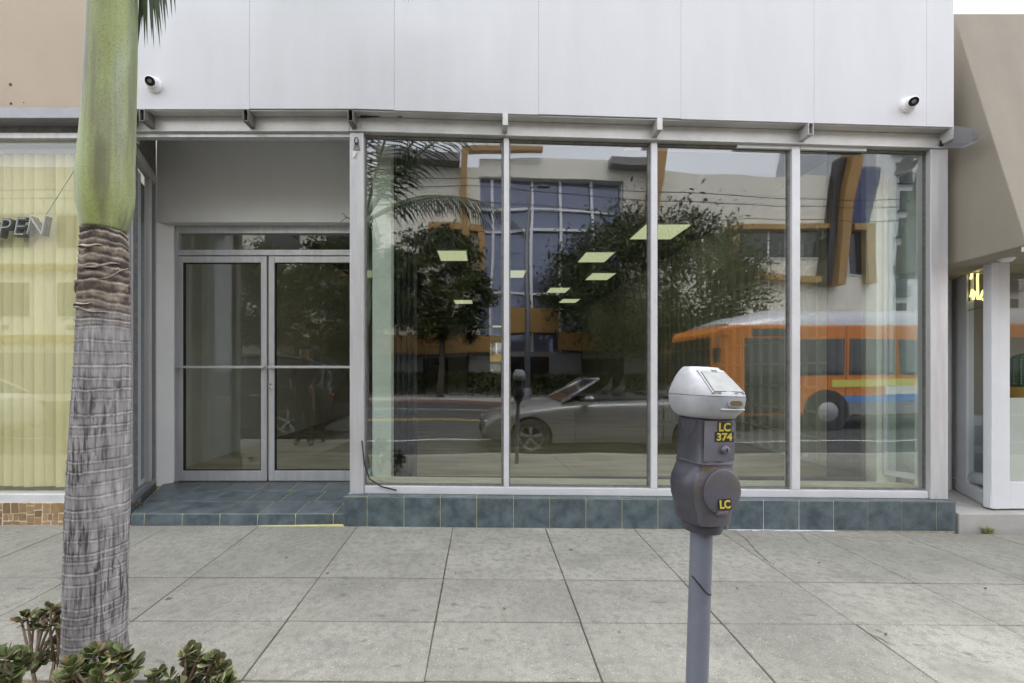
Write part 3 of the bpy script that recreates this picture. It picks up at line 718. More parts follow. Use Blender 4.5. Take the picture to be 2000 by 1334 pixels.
# splayed side window of the door recess
sa, sb = (-2.845, 3.53), (-3.165, 4.205)
def at(t_): return (sa[0]+(sb[0]-sa[0])*t_, sa[1]+(sb[1]-sa[1])*t_)
MB().seg(sa, sb, .0, .06, -.05, .165).build('side_base', MAT['slate'], ln, bevel=.003)
MB().seg(sa, sb, .0, .05, .166, .215).build('side_frame', MAT['grey_strip'], ln, bevel=.003)
MB().seg(sa, sb, -.01, .05, 3.02, 3.10).build('side_frame', MAT['alu'], ln, bevel=.003)
MB().seg(sa, sb, .0, .05, 3.101, 3.16).build('side_frame', MAT['steel_dark'], ln)
MB().seg(sa, sb, .002, .05, 3.161, 3.60).build('side_panel', MAT['steel_dark'], ln)
for u, v, m_ in ((0, .05, 'grey_strip'), (.74, .79, 'alu'), (.95, 1.0, 'grey_strip')):
    MB().seg(at(u), at(v), .0, .05, .216, 3.019).build('side_mullion', MAT[m_], ln, bevel=.002)
for u, v in ((.051, .739), (.791, .949)):
    MB().seg(at(u), at(v), .02, .026, .217, 3.018).build('side_pane', MAT['side_glass'], ln)
for k in range(6):
    u = .08 + k*.07
    MB().seg(at(u), at(u+.066), .034, .036, .24, 2.98).build('side_slat', MAT['blind_w'], ln)
MB().seg(at(.52), at(.99), .09, .10, .22, 3.0).build('side_lining', mat('dark_red_lining', (.06,.035,.035), .6), ln)
g = MB()
for k in range(26):
    u = random.uniform(-.04, .05); v = random.uniform(-.05,.02); c = P(267, 975 + random.uniform(-14, 14), 3.46)
    c = Vector((c.x+u*.6, 3.47+v*.5, .165 + random.random()*.05)); r = .010*random.uniform(.5,1)
    g.lathe([(0,-r),(r,-r*.3),(r*.8,r*.6),(0,r)], c, 6)
o = g.build('dead_plant', mat('dead_twigs', (.07,.055,.045), .8)); tag(o, 'small dried dark clump on the tile ledge beside the palm', 'plant')

# ================================================================== RIGHT NEIGHBOUR (taupe awning shop)
rn = thing('awning_shop', 'white trimmed shop with an angled side window under the taupe awning', 'shop', (5.2, 3.7, -.1))
MB().box(4.02, 9, 4.30, 4.5, .02, 4.2).build('wall', MAT['taupe'], rn)
RA, RB = (4.285, 3.68), (4.64, 4.298)          # corner post -> back of the side window
def rt(t_): return (RA[0]+(RB[0]-RA[0])*t_, RA[1]+(RB[1]-RA[1])*t_)
zb_, zt2 = .075, 2.28
g = MB().seg(RA, RB, -.05, .004, zb_, zb_+.115); g.build('side_sill', MAT['nwhite'], rn, bevel=.005)
MB().seg(rt(0), rt(.03), -.05, .0, zb_+.1155, zt2).build('side_post', MAT['nwhite'], rn, bevel=.003)
MB().seg(rt(.62), RB, -.05, .0, zb_+.1155, zt2).build('side_post', MAT['nwhite'], rn, bevel=.003)
MB().seg(rt(.031), rt(.619), -.05, .0, 2.14, zt2).build('side_head', MAT['nwhite'], rn)
MB().seg(rt(.032), rt(.618), -.022, -.016, zb_+.117, 2.139).build('side_pane', MAT['shop_side_glass'], rn)
MB().seg(rt(.032), rt(.618), -.015, -.010, 1.80, 1.806).build('pane_joint', MAT['steel_dark'], rn)
for k in range(4):
    xk_ = 3.90 + k*.075
    MB().box(4.03+k*.14, 4.16+k*.14, 4.255, 4.298, .03, 2.3).build('pilaster_rib', MAT['nwhite'], rn, bevel=.012)
MB().box(4.288, 4.44, 3.672, 3.74, zb_, 2.26).build('corner_post', MAT['nwhite'], rn, bevel=.004)
MB().box(4.442, 9, 3.676, 3.74, zb_, .30).build('front_sill', MAT['nwhite'], rn, bevel=.004)
MB().box(4.442, 9, 3.676, 3.74, 2.16, 2.26).build('front_head', MAT['nwhite'], rn, bevel=.004)
b = MB().box(4.443, 7, 3.70, 3.708, .301, 2.159); b.m = [1,1,0,1,1,1]; b.build('front_pane', [MAT['glass_blind'], MAT['edge']], rn, fix=False)
MB().box(4.443, 7, 3.712, 3.714, .302, 1.01).build('frosted_film', mat('frosted_film', (.66,.70,.72), .7), rn)
MB().box(4.30, 9, 5.6, 5.7, .0, 2.6).build('inner_wall', mat('dim_inner_wall', (.05,.048,.05), .8), rn)
MB().box(4.3, 9, 3.76, 5.59, 2.262, 2.35).build('inner_ceiling', mat('white_inner_ceiling', (.55,.55,.58), .8), rn)
MB().box(4.3, 9, 3.76, 5.59, .02, .07).build('inner_floor', MAT['step_conc'], rn)
g = MB().hexa([(3.93,3.60,-.16),(9,3.60,-.16),(9,4.3,-.16),(3.93,4.3,-.16)], [(3.93,3.60,.058),(9,3.60,.035),(9,4.3,.07),(3.93,4.3,.072)])
g.build('entry_step', MAT['step_conc'], rn, bevel=.008)
aw = thing('awning', 'solid taupe sloped awning beside the white fascia', 'awning', (6, 3.7, 2.15))
AX = 3.985
MB().prism([(3.20,2.165),(3.20,2.20),(3.66,4.13),(3.69,4.27),(4.28,4.27),(4.28,2.13)], AX, 9).build('cover', MAT['taupe'], aw, bevel=.006)
MB().box(AX+.01, 9, 3.21, 3.235, 2.125, 2.164).build('hem_bar', MAT['nwhite'], aw)
pl = P(1966, 502, 3.55)
t = thing('floodlight', 'small white round lamp fixed under the awning above the corner post', 'lamp', pl)
MB().lathe([(0,-.045),(.03,-.04),(.052,-.015),(.057,.012),(.05,.03),(.0,.032)], pl, 20).build('lamp_body', MAT['nwhite'], t, smooth=True)
MB().box(pl.x-.015, pl.x+.015, pl.y-.015, pl.y+.015, pl.z+.033, 2.145).build('bracket', MAT['nwhite'], t)
# inside the awning shop: neon, rail with garments, cabinet, film roll, orange panel and cactus
neon = thing('neon_sign', 'glowing pale yellow neon plant outline in the angled side window', 'sign', (4.83, 4.3, 1.9))
mneon = emission('neon_tube', (1, .82, .30), .75)
def npx(a, b, Y=4.02): return P(a, b, Y)
for pts in ([(1910,531),(1909,545),(1910,585)], [(1901,585),(1905,570),(1899,566),(1896,580)], [(1914,585),(1920,568),(1932,555),(1935,540),(1933,531)], [(1920,585),(1930,573),(1944,566),(1946,574),(1934,584),(1920,586)], [(1921,532),(1930,541),(1944,546)], [(1899,531),(1896,545)]):
    MB().tube([npx(a, b) for a, b in pts], .0085, 8).build('neon_tube', mneon, neon, smooth='all')
p0 = P(1893, 529, 4.05); p1 = P(1950, 588, 4.05)
MB().box(p0.x, p1.x, 4.05, 4.056, p1.z, p0.z).build('backing', mat('neon_backing', (.03,.025,.02), .6), neon)
MB().cyl((p1.x-.05, 4.053, p0.z+.001), (p1.x-.05, 4.053, 2.262), .003, 6).build('hanger_wire', MAT['steel_dark'], neon)
def garment(px, py0, py1, Y, wd, m, label):
    c = P(px, py0, Y); e = P(px, py1, Y); n_ = 16; secs = []
    t = thing('hanging_garment', label, 'clothes', (c.x, Y, e.z), group='clothes on the rail')
    for k in range(8):
        f_ = k/7; ww = wd*(.35 + .65*min(1, f_*3)) * (1 + .12*f_); z = c.z + (e.z-c.z)*f_
        secs.append([(c.x + ww/2*math.cos(2*math.pi*i/n_), Y + (.045+.012*math.sin(i*2.1+k*.6))*math.sin(2*math.pi*i/n_), z) for i in range(n_)])
    MB().loft(secs).build('cloth', m, t, smooth='all')
    MB().tube([(c.x-wd*.4, Y, c.z-.02), (c.x, Y, c.z+.03), (c.x, Y, c.z+.07)], .004, 6).build('hanger', MAT['alu'], t)
mcl = mat('black_jacket', (.02,.02,.024), .7); mcl2 = mat('dark_coat', (.035,.033,.038), .75)
garment(1912, 650, 722, 4.6, .20, mcl, 'black jacket hanging behind the angled side window')
garment(1935, 690, 770, 4.5, .16, mcl2, 'long dark coat hanging next to the black jacket')
pr = P(1905, 634, 4.6)
t = MB().cyl((4.75, 4.6, pr.z-.0), (6.5, 4.6, pr.z-.0), .012, 10).cyl((6.5,4.6,.07),(6.5,4.6,pr.z),.012,10).cyl((4.74,4.6,.07),(4.74,4.6,pr.z),.012,10).build('clothes_rail', MAT['steel_dark']); tag(t, 'thin steel clothes rail behind the angled side window', 'clothes rail')
ca, cb = P(1900, 813, 4.15), P(1938, 940, 4.15)
t = thing('metal_cabinet', 'white perforated metal drawer cabinet low behind the side window', 'cabinet', (ca.x, 4.15, .07))
MB().box(ca.x-.02, cb.x+.05, 4.16, 4.4, .071, ca.z).build('carcass', MAT['nwhite'], t, bevel=.004)
for z0, z1 in ((cb.z+.33, cb.z+.55), (cb.z+.03, cb.z+.29)):
    d_ = MB().box(ca.x, cb.x+.03, 4.148, 4.159, z0, z1).build('drawer', MAT['nwhite'], t)
    g = MB()
    for i in range(9):
        for j in range(11): 
            xx = ca.x+.02+i*(cb.x-ca.x-.0)/9 + (.008 if j % 2 else 0); zz = z0+.02+j*(z1-z0-.03)/11
            g.lathe([(.006,0),(.006,.001),(0,.001)], (xx, 4.1465, zz), 6, 'y')
    o = g.build('perforation', MAT['black'], d_); o['kind'] = 'stuff'
pr = P(1916, 937, 3.98); secs = []
g = MB(); prev = None
for k in range(30):
    a = k/29*4.2*math.pi*.8; r = .065 - .0012*k*.6
    secs.append((pr.x + r*math.cos(a), pr.z + r*math.sin(a)))
vs = []; fs = []
for k, (x, z) in enumerate(secs): vs += [(x, 3.90, z), (x+.02, 4.06, z)]
for k in range(len(secs)-1): fs.append((2*k, 2*k+1, 2*k+3, 2*k+2))
o = MB().add(vs, fs).build('film_roll', MAT['nwhite'], smooth='all'); sm = o.modifiers.new('thick', 'SOLIDIFY'); sm.thickness = .002; tag(o, 'curled roll of white film lying at the foot of the side window', 'film roll')
pa = P(1976, 655, 4.35)
o = MB().box(pa.x-.1, pa.x+1.2, 4.35, 4.37, .071, 1.75).build('display_board', mat('orange_board', (.52,.19,.05), .6, var=.1, vs=4), bevel=.004); tag(o, 'orange board standing behind the awning shop front window', 'board')
pc = P(1999, 690, 3.95); pz0 = P(1999, 790, 3.95).z
cac = thing('cactus', 'green ribbed column cactus in a mustard pot behind the front window', 'cactus', (pc.x, 3.95, .071))
secs = []
for k in range(12):
    f_ = k/11; z = pz0 + .16 + (pc.z-pz0-.16)*f_ ; R_ = .075*(1 if f_ < .8 else math.sqrt(max(.02, 1-((f_-.8)/.2)**2)))
    secs.append([(pc.x + R_*(1+.14*math.cos(12*2*math.pi*i/72))*math.cos(2*math.pi*i/72), 3.95 + R_*(1+.14*math.cos(12*2*math.pi*i/72))*math.sin(2*math.pi*i/72), z) for i in range(72)])
MB().loft(secs).build('stem', mat('cactus_green', (.03,.09,.035), .6), cac, smooth='all')
g = MB()
for k in range(10):
    for i in range(12):
        a = 2*math.pi*i/12; z = pz0+.19+k*(pc.z-pz0-.25)/9; r = .087
        g.lathe([(.0,-.004),(.005,0),(.0,.004)], (pc.x+r*math.cos(a), 3.95+r*math.sin(a), z), 5)
o = g.build('spines', mat('cactus_spine', (.7,.66,.45), .7), cac); o['kind'] = 'stuff'
MB().lathe([(.0,0),(.085,0),(.10,.16),(.09,.16),(.0,.155)], (pc.x, 3.95, pz0), 24).build('pot', mat('mustard_pot', (.45,.26,.03), .5), cac, smooth=True)
MB().box(pc.x-.15, pc.x+.4, 3.85, 4.1, .0715, pz0-.0005).build('stand', MAT['nwhite'], cac)
# grass tuft at the step
def tuft(c, n_, h, label):
    g = MB()
    for k in range(n_):
        a = random.uniform(0, 6.28); r = random.uniform(0, .03); l = h*random.uniform(.5, 1); lean = random.uniform(.15, .75)
        b0 = Vector((c[0]+r*math.cos(a)*1.6, c[1]+r*math.sin(a)*.6, c[2]-.004)); d = Vector((math.cos(a)*lean, math.sin(a)*lean*.7, 1)).normalized()
        s_ = Vector((-math.sin(a), math.cos(a), 0))*.0022; t_ = b0 + d*l*.6; e = b0 + d*l + Vector((math.cos(a), math.sin(a), -.3))*l*.25*lean
        g.add([b0-s_, b0+s_, t_+s_*.7, t_-s_*.7, e], [(0,1,2,3),(3,2,4)])
    o = g.build('grass_tuft', mat('grass_blade', (.12,.19,.03), .6, rnd=.0, col2=(.30,.30,.10), vs=60), fix=False); tag(o, label, 'grass'); return o
q = P(1924, 1034, 3.60); tuft((q.x, 3.585, gz(q.x, 3.585)), 70, .075, 'small green grass tuft growing at the foot of the concrete step')

# ================================================================== PALM
PX, PY = -1.475, 1.65; WS = .765
palm = thing('palm_tree', 'king palm with ringed grey trunk and green crownshaft in the planter', 'tree', (PX, PY, gz(PX, PY)-.01))
SC = PY/F
prof = [(1420, 184, 82), (1334, 185, 76), (1290, 186, 69), (1250, 187, 64), (1180, 188, 64.5), (1100, 189, 64), (1000, 192, 64), (900, 196, 62.5), (800, 199, 59.5), (700, 202, 55.5), (620, 203, 53), (560, 203.5, 51.5), (500, 204, 48.5), (455, 204, 46)]
def interp(tab, y):
    tab = sorted(tab)
    for (y0, c0, r0), (y1, c1, r1) in zip(tab, tab[1:]):
        if y0 <= y <= y1:
            f_ = (y-y0)/(y1-y0); return c0+(c1-c0)*f_, r0+(r1-r0)*f_
    return (tab[0][1:], tab[-1][1:])[y > tab[-1][0]]
ztop = H - (452-CY)*SC; zbot = gz(PX, PY) - .06
rings = []; z = zbot
while z < ztop:
    f_ = (z-zbot)/(ztop-zbot); z += random.uniform(.7, 1.25)*(.030 + .022*f_ if f_ < .8 else .034); rings.append((z, random.uniform(.4, 1.2), random.uniform(0, 6.28), random.uniform(.2, 1)))
nz, na = 600, 160
g = MB(); tone = []; scar = []; crk = []
for i in range(nz+1):
    zz = zbot + (ztop-zbot)*i/nz; py = CY - (zz-H)/SC; c, r = interp(prof, py); cxw = (c-CX)*SC; r = r*SC*WS
    up = max(0, min(1, (zz-1.40)/.12))
    for k in range(na):
        a = 2*math.pi*k/na
        zz2 = zz + (.004+.007*up)*noise.noise((math.cos(a)*1.8, math.sin(a)*1.8, zz*6)) + .003*up*noise.noise((math.cos(a)*9, math.sin(a)*9, zz*14))
        d = 0; sc_ = 0; ck_ = 0
        for (rzz, am, ph, tl) in rings:
            dz_ = zz2 - rzz - .008*up*tl*math.sin(a+ph)*1.4 - .003*tl*math.sin(a*2+ph)
            if abs(dz_) < .03:
                lip = math.exp(-(dz_/(.0036+.0012*up))**2)*am; d += lip*(.0022+.0012*up); ck_ = max(ck_, math.exp(-((dz_-.0075-.006*up)/(.0026+.0048*up))**2)*max(0, min(1, .5+.5*up+1.3*noise.noise((math.cos(a)*3, math.sin(a)*3, rzz*13+4))))); sc_ = max(sc_, lip*max(0, min(1, .02+.85*up+1.1*noise.noise((math.cos(a)*2.5, math.sin(a)*2.5, rzz*9)))))
                d -= math.exp(-((dz_-.007)/.003)**2)*am*(.0016+.0018*up)
        fis = noise.noise((math.cos(a)*16, math.sin(a)*16, zz*4.5))
        fis = max(0, 1-abs(fis)*6)*(1-up)*max(0, min(1, .35+1.2*noise.noise((math.cos(a)*2, math.sin(a)*2, zz*2+5))))
        d += -.0035*fis + .0012*noise.noise((math.cos(a)*30, math.sin(a)*30, zz*40)) + .0015*up*noise.noise((math.cos(a)*9, math.sin(a)*9, zz*60))
        g.v.append((cxw + (r+d)*math.cos(a), PY + (r+d)*math.sin(a), zz)); tone.append(up); scar.append(max(0, min(1, sc_))); crk.append(ck_)
for i in range(nz):
    for k in range(na):
        j = (k+1) % na; g.f.append((i*na+k, i*na+j, (i+1)*na+j, (i+1)*na+k)); g.m.append(0)
bark = mat('palm_bark', (.19,.18,.185), .9, col2=(.42,.40,.395), vs=42, stretch=(1,1,.16), bump=.005, bs=75, spec=.15)
t_ = bark.node_tree; L = t_.links.new; B_ = t_.nodes['Principled BSDF']; src = B_.inputs['Base Color'].links[0].from_socket
def mixin(src, facsock, colr, amt=1.0):
    x = N(t_, 'ShaderNodeMix', data_type='RGBA'); x.inputs[7].default_value = (*colr, 1)
    mm_ = N(t_, 'ShaderNodeMath', operation='MULTIPLY'); mm_.inputs[1].default_value = amt; L(facsock, mm_.inputs[0]); L(mm_.outputs[0], x.inputs[0]); L(src, x.inputs[6]); return x.outputs[2]
tcn = N(t_, 'ShaderNodeTexCoord'); mp = N(t_, 'ShaderNodeMapping'); mp.inputs['Scale'].default_value = (1, 1, .12); L(tcn.outputs['Object'], mp.inputs[0])
nn = N(t_, 'ShaderNodeTexNoise'); nn.inputs['Scale'].default_value = 95; nn.inputs['Detail'].default_value = 4; L(mp.outputs[0], nn.inputs['Vector'])
rr = N(t_, 'ShaderNodeMapRange'); rr.inputs[1].default_value = .50; rr.inputs[2].default_value = .60; L(nn.outputs['Fac'], rr.inputs[0])
n2 = N(t_, 'ShaderNodeTexNoise'); n2.inputs['Scale'].default_value = 5; L(tcn.outputs['Object'], n2.inputs['Vector'])
r2 = N(t_, 'ShaderNodeMapRange'); r2.inputs[1].default_value = .33; r2.inputs[2].default_value = .58; L(n2.outputs['Fac'], r2.inputs[0])
mu = N(t_, 'ShaderNodeMath', operation='MULTIPLY'); L(rr.outputs[0], mu.inputs[0]); L(r2.outputs[0], mu.inputs[1])
at1 = N(t_, 'ShaderNodeAttribute', attribute_name='upper'); at2 = N(t_, 'ShaderNodeAttribute', attribute_name='scar')
src = mixin(src, mu.outputs[0], (.05,.045,.05), .85)
n3 = N(t_, 'ShaderNodeTexNoise'); n3.inputs['Scale'].default_value = 22; n3.inputs['Detail'].default_value = 6; L(tcn.outputs['Object'], n3.inputs['Vector'])
x3 = N(t_, 'ShaderNodeMix', data_type='RGBA'); x3.inputs[6].default_value = (.085,.066,.058,1); x3.inputs[7].default_value = (.34,.285,.22,1)
r3 = N(t_, 'ShaderNodeMapRange'); r3.inputs[1].default_value = .42; r3.inputs[2].default_value = .68; L(n3.outputs['Fac'], r3.inputs[0]); L(r3.outputs[0], x3.inputs[0])
x4 = N(t_, 'ShaderNodeMix', data_type='RGBA'); L(at1.outputs['Fac'], x4.inputs[0]); L(src, x4.inputs[6]); L(x3.outputs[2], x4.inputs[7])
src = mixin(x4.outputs[2], at2.outputs['Fac'], (.52,.46,.39), .8)
at3 = N(t_, 'ShaderNodeAttribute', attribute_name='crack'); src = mixin(src, at3.outputs['Fac'], (.052,.042,.040), .8)
L(src, B_.inputs['Base Color'])
tr = g.build('trunk', bark, palm, smooth='all')
for nm, dat in (('upper', tone), ('scar', scar), ('crack', crk)):
    at_ = tr.data.attributes.new(nm, 'FLOAT', 'POINT'); at_.data.foreach_set('value', dat)
# dry leaf-base shreds around the collar
shred = mat('dry_leaf_base', (.46,.40,.32), .85, col2=(.15,.115,.095), vs=22, stretch=(1,1,5), rnd=.4)
for k in range(6):
    py = 480 + 150*(k+random.random())/6; zz = H-(py-CY)*SC; c, r = interp(prof, py); cxw = (c-CX)*SC; r = r*SC*WS + .002
    a0 = random.uniform(math.pi*1.0, math.pi*2.0); sp = random.uniform(.35, .95); tl = random.uniform(-.035, .035); hh = random.uniform(.004, .009)
    secs = []
    for i in range(9):
        f_ = i/8; a = a0 + (f_-.5)*sp*2; hh2 = hh*math.sin(math.pi*(f_*.9+.05)); dd = .001 + .003*(1-abs(2*f_-1)) * random.uniform(.6,1.2) + (.010 if i in (0,8) and random.random() < .25 else 0)
        ce = Vector((cxw+(r+dd)*math.cos(a), PY+(r+dd)*math.sin(a), zz + tl*(f_-.5)*2 + .004*math.sin(f_*9+k)))
        n_ = Vector((math.cos(a), math.sin(a), 0))
        secs.append([ce+Vector((0,0,hh2))-n_*.003, ce+n_*.0015+Vector((0,0,hh2*.4)), ce-Vector((0,0,hh2*.7))+n_*.003, ce-n_*.004-Vector((0,0,hh2*.4))])
    MB().loft(secs).build('leaf_base', shred, palm, smooth='all')
# crownshaft
cprof = [(452, 204, 44), (447, 204.5, 46), (435, 205, 49), (415, 206, 54.5), (395, 206.5, 58), (370, 206.5, 59.5), (345, 206.5, 59.5), (320, 207.5, 58), (280, 210.5, 56.5), (230, 213, 54.5), (180, 214.5, 53.5), (120, 217, 52.5), (60, 219, 51.5), (0, 220, 50.5), (-100, 223, 47), (-200, 226, 42), (-280, 228, 36)]
g = MB(); secs = []
for i in range(121):
    py = 452 - i*732/120; c, r = interp(cprof, py); r *= WS; zz = H-(py-CY)*SC
    secs.append([((c-CX)*SC + (r*SC+.0012*noise.noise((a*3, zz*1.5, 2))+.0007*math.sin(a*23+zz*2))*math.cos(a), PY + (r*SC)*math.sin(a), zz) for a in [2*math.pi*k/110 for k in range(110)]])
cs_m = mat('crownshaft_green', (.20,.245,.125), .5, col2=(.36,.41,.13), vs=9, stretch=(1,1,.035), bump=.0006, bs=90, lo=.38, hi=.66)
t_ = cs_m.node_tree; L = t_.links.new; B_ = t_.nodes['Principled BSDF']; src = B_.inputs['Base Color'].links[0].from_socket
tcn = N(t_, 'ShaderNodeTexCoord')
def nz_(scale, stretch, lo_, hi_, colr, amt, src, dt=5):
    mp = N(t_, 'ShaderNodeMapping'); mp.inputs['Scale'].default_value = stretch; mp.inputs['Location'].default_value = (scale*.37, 1.3, .7); L(tcn.outputs['Object'], mp.inputs[0])
    nn = N(t_, 'ShaderNodeTexNoise'); nn.inputs['Scale'].default_value = scale; nn.inputs['Detail'].default_value = dt; L(mp.outputs[0], nn.inputs['Vector'])
    rr = N(t_, 'ShaderNodeMapRange'); rr.inputs[1].default_value = lo_; rr.inputs[2].default_value = hi_; L(nn.outputs['Fac'], rr.inputs[0])
    return mixin(src, rr.outputs[0], colr, amt)
src = nz_(7, (1,1,.25), .42, .62, (.34,.385,.29), .85, src)       # waxy grey bloom
src = nz_(9, (1,1,.18), .45, .64, (.13,.115,.06), .8, src)     # brown streaks
src = nz_(30, (1,1,.03), .48, .66, (.40,.47,.14), .45, src)
src = nz_(300, (1,1,.6), .54, .66, (.07,.07,.04), .5, src, 3)  # speckle
L(src, B_.inputs['Base Color'])
MB().loft(secs).build('crownshaft', cs_m, palm, smooth='all')
# fronds
fr_m = mat('palm_leaflet', (.030,.055,.022), .45, col2=(.06,.095,.03), vs=8); fr_m.node_tree.nodes['Principled BSDF'].inputs['Roughness'].default_value = .4
ra_m = mat('frond_rachis', (.16,.20,.07), .5)
ctop = Vector(((226-CX)*SC, PY, H-(-240-CY)*SC))
def frond(az, el, ln_, droop, n_=46, ll=.42, hang=.55):
    d0 = Vector((math.sin(az)*math.cos(el), math.cos(az)*math.cos(el), math.sin(el)))
    path = []; p = ctop + Vector((0,0,.04*random.random())); d = d0.copy()
    for k in range(21):
        path.append(p.copy()); p = p + d*(ln_/20); d = (d + Vector((0,0,-droop/20*(.4+1.2*k/20)))).normalized()
    g = MB().tube(path, [.020*(1-k/21*.85) for k in range(21)], 6)
    side0 = d0.cross(Vector((0,0,1))).normalized()
    for k in range(n_):
        f_ = .14 + .86*k/n_; i = min(19, int(f_*20)); u = f_*20-i; b0 = path[i].lerp(path[i+1], min(1,u)); td = (path[i+1]-path[i]).normalized()
        l = ll*(math.sin(math.pi*(.18+.78*f_)))**.7*random.uniform(.85,1.1)
        for s_ in (-1, 1):
            dr = (side0*s_*random.uniform(.8,1) + td*.65 + Vector((0,0,-hang*random.uniform(.4,1.2)))).normalized()
            wv_ = td*.011; m1 = b0 + dr*l*.5; dr2 = (dr + Vector((0,0,-.75*hang))).normalized(); e = m1 + dr2*l*.5
            g.add([b0-wv_*.5, b0+wv_*.5, m1+wv_, m1-wv_, e], [(0,1,2,3),(3,2,4)], 1)
    return g.build('frond', [ra_m, fr_m], palm, fix=False)
for az, el, ln_, dr in ((95, 30, 2.3, 1.7), (60, 45, 2.4, 1.6), (30, 52, 2.2, 1.5), (125, 40, 2.3, 1.7), (0, 60, 2.3, 1.3), (-45, 55, 2.4, 1.5), (-90, 40, 2.4, 1.6), (-140, 50, 2.4, 1.6), (165, 58, 2.4, 1.5), (80, 62, 2.4, 1.3)):
    frond(rad(az), rad(el), ln_, dr)
# a spent low frond whose leaflets hang into view beside the crownshaft
path = [P(262, -190, PY+.02), P(285, -172, PY+.06), P(315, -165, PY+.1), P(350, -172, PY+.14), P(395, -150, PY+.18)]
g = MB().tube([ctop] + path, [.016,.015,.013,.010,.008,.005], 6)
for tx0, ty0 in ((266,122),(270,88),(276,60),(283,96),(288,90),(296,78),(301,97),(306,60),(313,98),(316,74),(319,50),(324,66),(329,40),(336,36),(343,28),(352,-8),(362,-20)):
    e = P(tx0, ty0, PY+.08); b0 = min([path[i].lerp(path[i+1], u/4) for i in range(4) for u in range(4)], key=lambda q: abs(q.x-(e.x-.045-.03*random.random())))
    m1 = b0.lerp(e, .55) + Vector((.014, 0, .0)); wv_ = Vector((.0075, .003, 0))
    g.add([b0-wv_*.5, b0+wv_*.5, m1+wv_, m1-wv_, e], [(0,1,2,3),(3,2,4)], 1)
g.build('frond', [ra_m, fr_m], palm, fix=False)

# ================================================================== JADE PLANTS
def leaf_mesh(nm, m):
    out_ = [(0,0),(.16,.10),(.42,.27),(.70,.36),(.90,.27),(1,0),(.90,-.27),(.70,-.36),(.42,-.27),(.16,-.10)]
    g = MB(); t = .06
    vs = [(x, y, .10*x*x + (t if False else 0)) for x, y in out_]
    top = [(x*.97, y*.86, .10*x*x + .055) for x, y in out_]; 
    g.add(vs + top + [(.62, 0, .075)], [(i, (i+1) % 10, 10+(i+1) % 10, 10+i) for i in range(10)] + [(10+i, 10+(i+1) % 10, 20) for i in range(10)] + [tuple(range(9,-1,-1))])
    me = bpy.data.meshes.new(nm); me.from_pydata(g.v, [], g.f); me.materials.append(m); me.polygons.foreach_set('use_smooth', [True]*len(me.polygons)); me.set_sharp_from_angle(angle=rad(60)); return me
LM = [leaf_mesh('jade_leaf', mat('jade_leaf_'+n_, c, .5, col2=c2, vs=45, spec=.3)) for n_, c, c2 in (('green', (.065,.10,.028), (.12,.15,.045)), ('olive', (.045,.055,.018), (.085,.085,.028)), ('pale', (.24,.25,.13), (.33,.29,.17)), ('red', (.17,.095,.05), (.12,.11,.04)), ('dark', (.04,.048,.018), (.08,.075,.025)))]
stem_m = mat('jade_stem', (.17,.125,.085), .85, var=.25, vs=40, bump=.002, bs=60)
def jade(base, tips, label, wts, leaf=(.030,.044), per=(8,12)):
    t = thing('jade_plant', label, 'plant', base)
    g = MB(); base = Vector(base)
    mids = {}
    for tip in tips:
        tip = Vector(tip); key = (round((tip.x-base.x)*7), round(tip.z*5))
        if key not in mids: mids[key] = base.lerp(tip, .5) + Vector((random.uniform(-.02,.02), random.uniform(-.03,.03), -.01)); g.tube([base - Vector((0,0,.02)), base.lerp(mids[key], .5)+Vector((random.uniform(-.035,.035),random.uniform(-.02,.02),.005)), mids[key]], [.0085,.0070,.0060], 7)
        m_ = mids[key]; g.tube([m_, m_.lerp(tip, .5) + Vector((random.uniform(-.01,.01), 0, .01)), tip], [.0055,.0045,.0035], 6)
    g.build('stem', stem_m, t, smooth='all')
    cnt = 0
    for tip in tips:
        tip = Vector(tip); n_ = random.randint(*per)
        for k in range(n_):
            if cnt >= 295: break
            cnt += 1
            a = k*2.4 + random.random()*.6; el = random.uniform(.05, 1.15); f_ = random.random()
            l = random.uniform(*leaf); d = Vector((math.cos(a)*math.cos(el), math.sin(a)*math.cos(el), math.sin(el)))
            me = random.choices(LM, wts)[0]
            o = inst('leaf', me, t, tip - Vector((0,0,.025*f_)) + d*.003 - Vector(t.location), (random.uniform(-.5,.5), -el, a), (l, l*random.uniform(.85,1.1), l))
def tipset(poly, n_, Y, jit=.06):
    r_ = []
    for k in range(n_):
        a, b, c, d = poly; px = random.uniform(a, c); py = b + (d-b)*random.random()
        r_.append(P(px, py, Y + random.uniform(-jit, jit)))
    return r_
gg = lambda px, Y: ((px-CX)/F*Y, Y, gz((px-CX)/F*Y, Y)-.01)
jade(gg(20, 1.45), tipset((-60, 1275, 50, 1340), 26, 1.42) + tipset((-40,1262,30,1290), 6, 1.45), 'dense jade plant sprawling at the planter edge away from the doors', (4,5,1,1,3))
jade(gg(85, 1.62), [P(x, y, 1.74+random.uniform(-.03,.03)) for x, y in ((42,1212),(52,1200),(75,1205),(66,1222),(90,1192),(100,1185),(112,1192),(118,1205),(120,1225),(108,1215),(84,1225),(112,1250),(98,1262),(118,1268),(105,1285),(90,1290),(72,1280))], 'leggy jade plant with bare branches just behind the palm trunk', (2,4,3,3,2), leaf=(.026,.038), per=(7,10))
jade(gg(185, 1.40), tipset((110, 1300, 250, 1345), 20, 1.40, .05) + [P(x, y, 1.44) for x, y in ((180,1278),(192,1272),(205,1285),(225,1280),(235,1272),(248,1290),(165,1292),(150,1300),(258,1298),(215,1296))], 'jade plant growing right in front of the palm trunk base', (5,4,3,2,2))
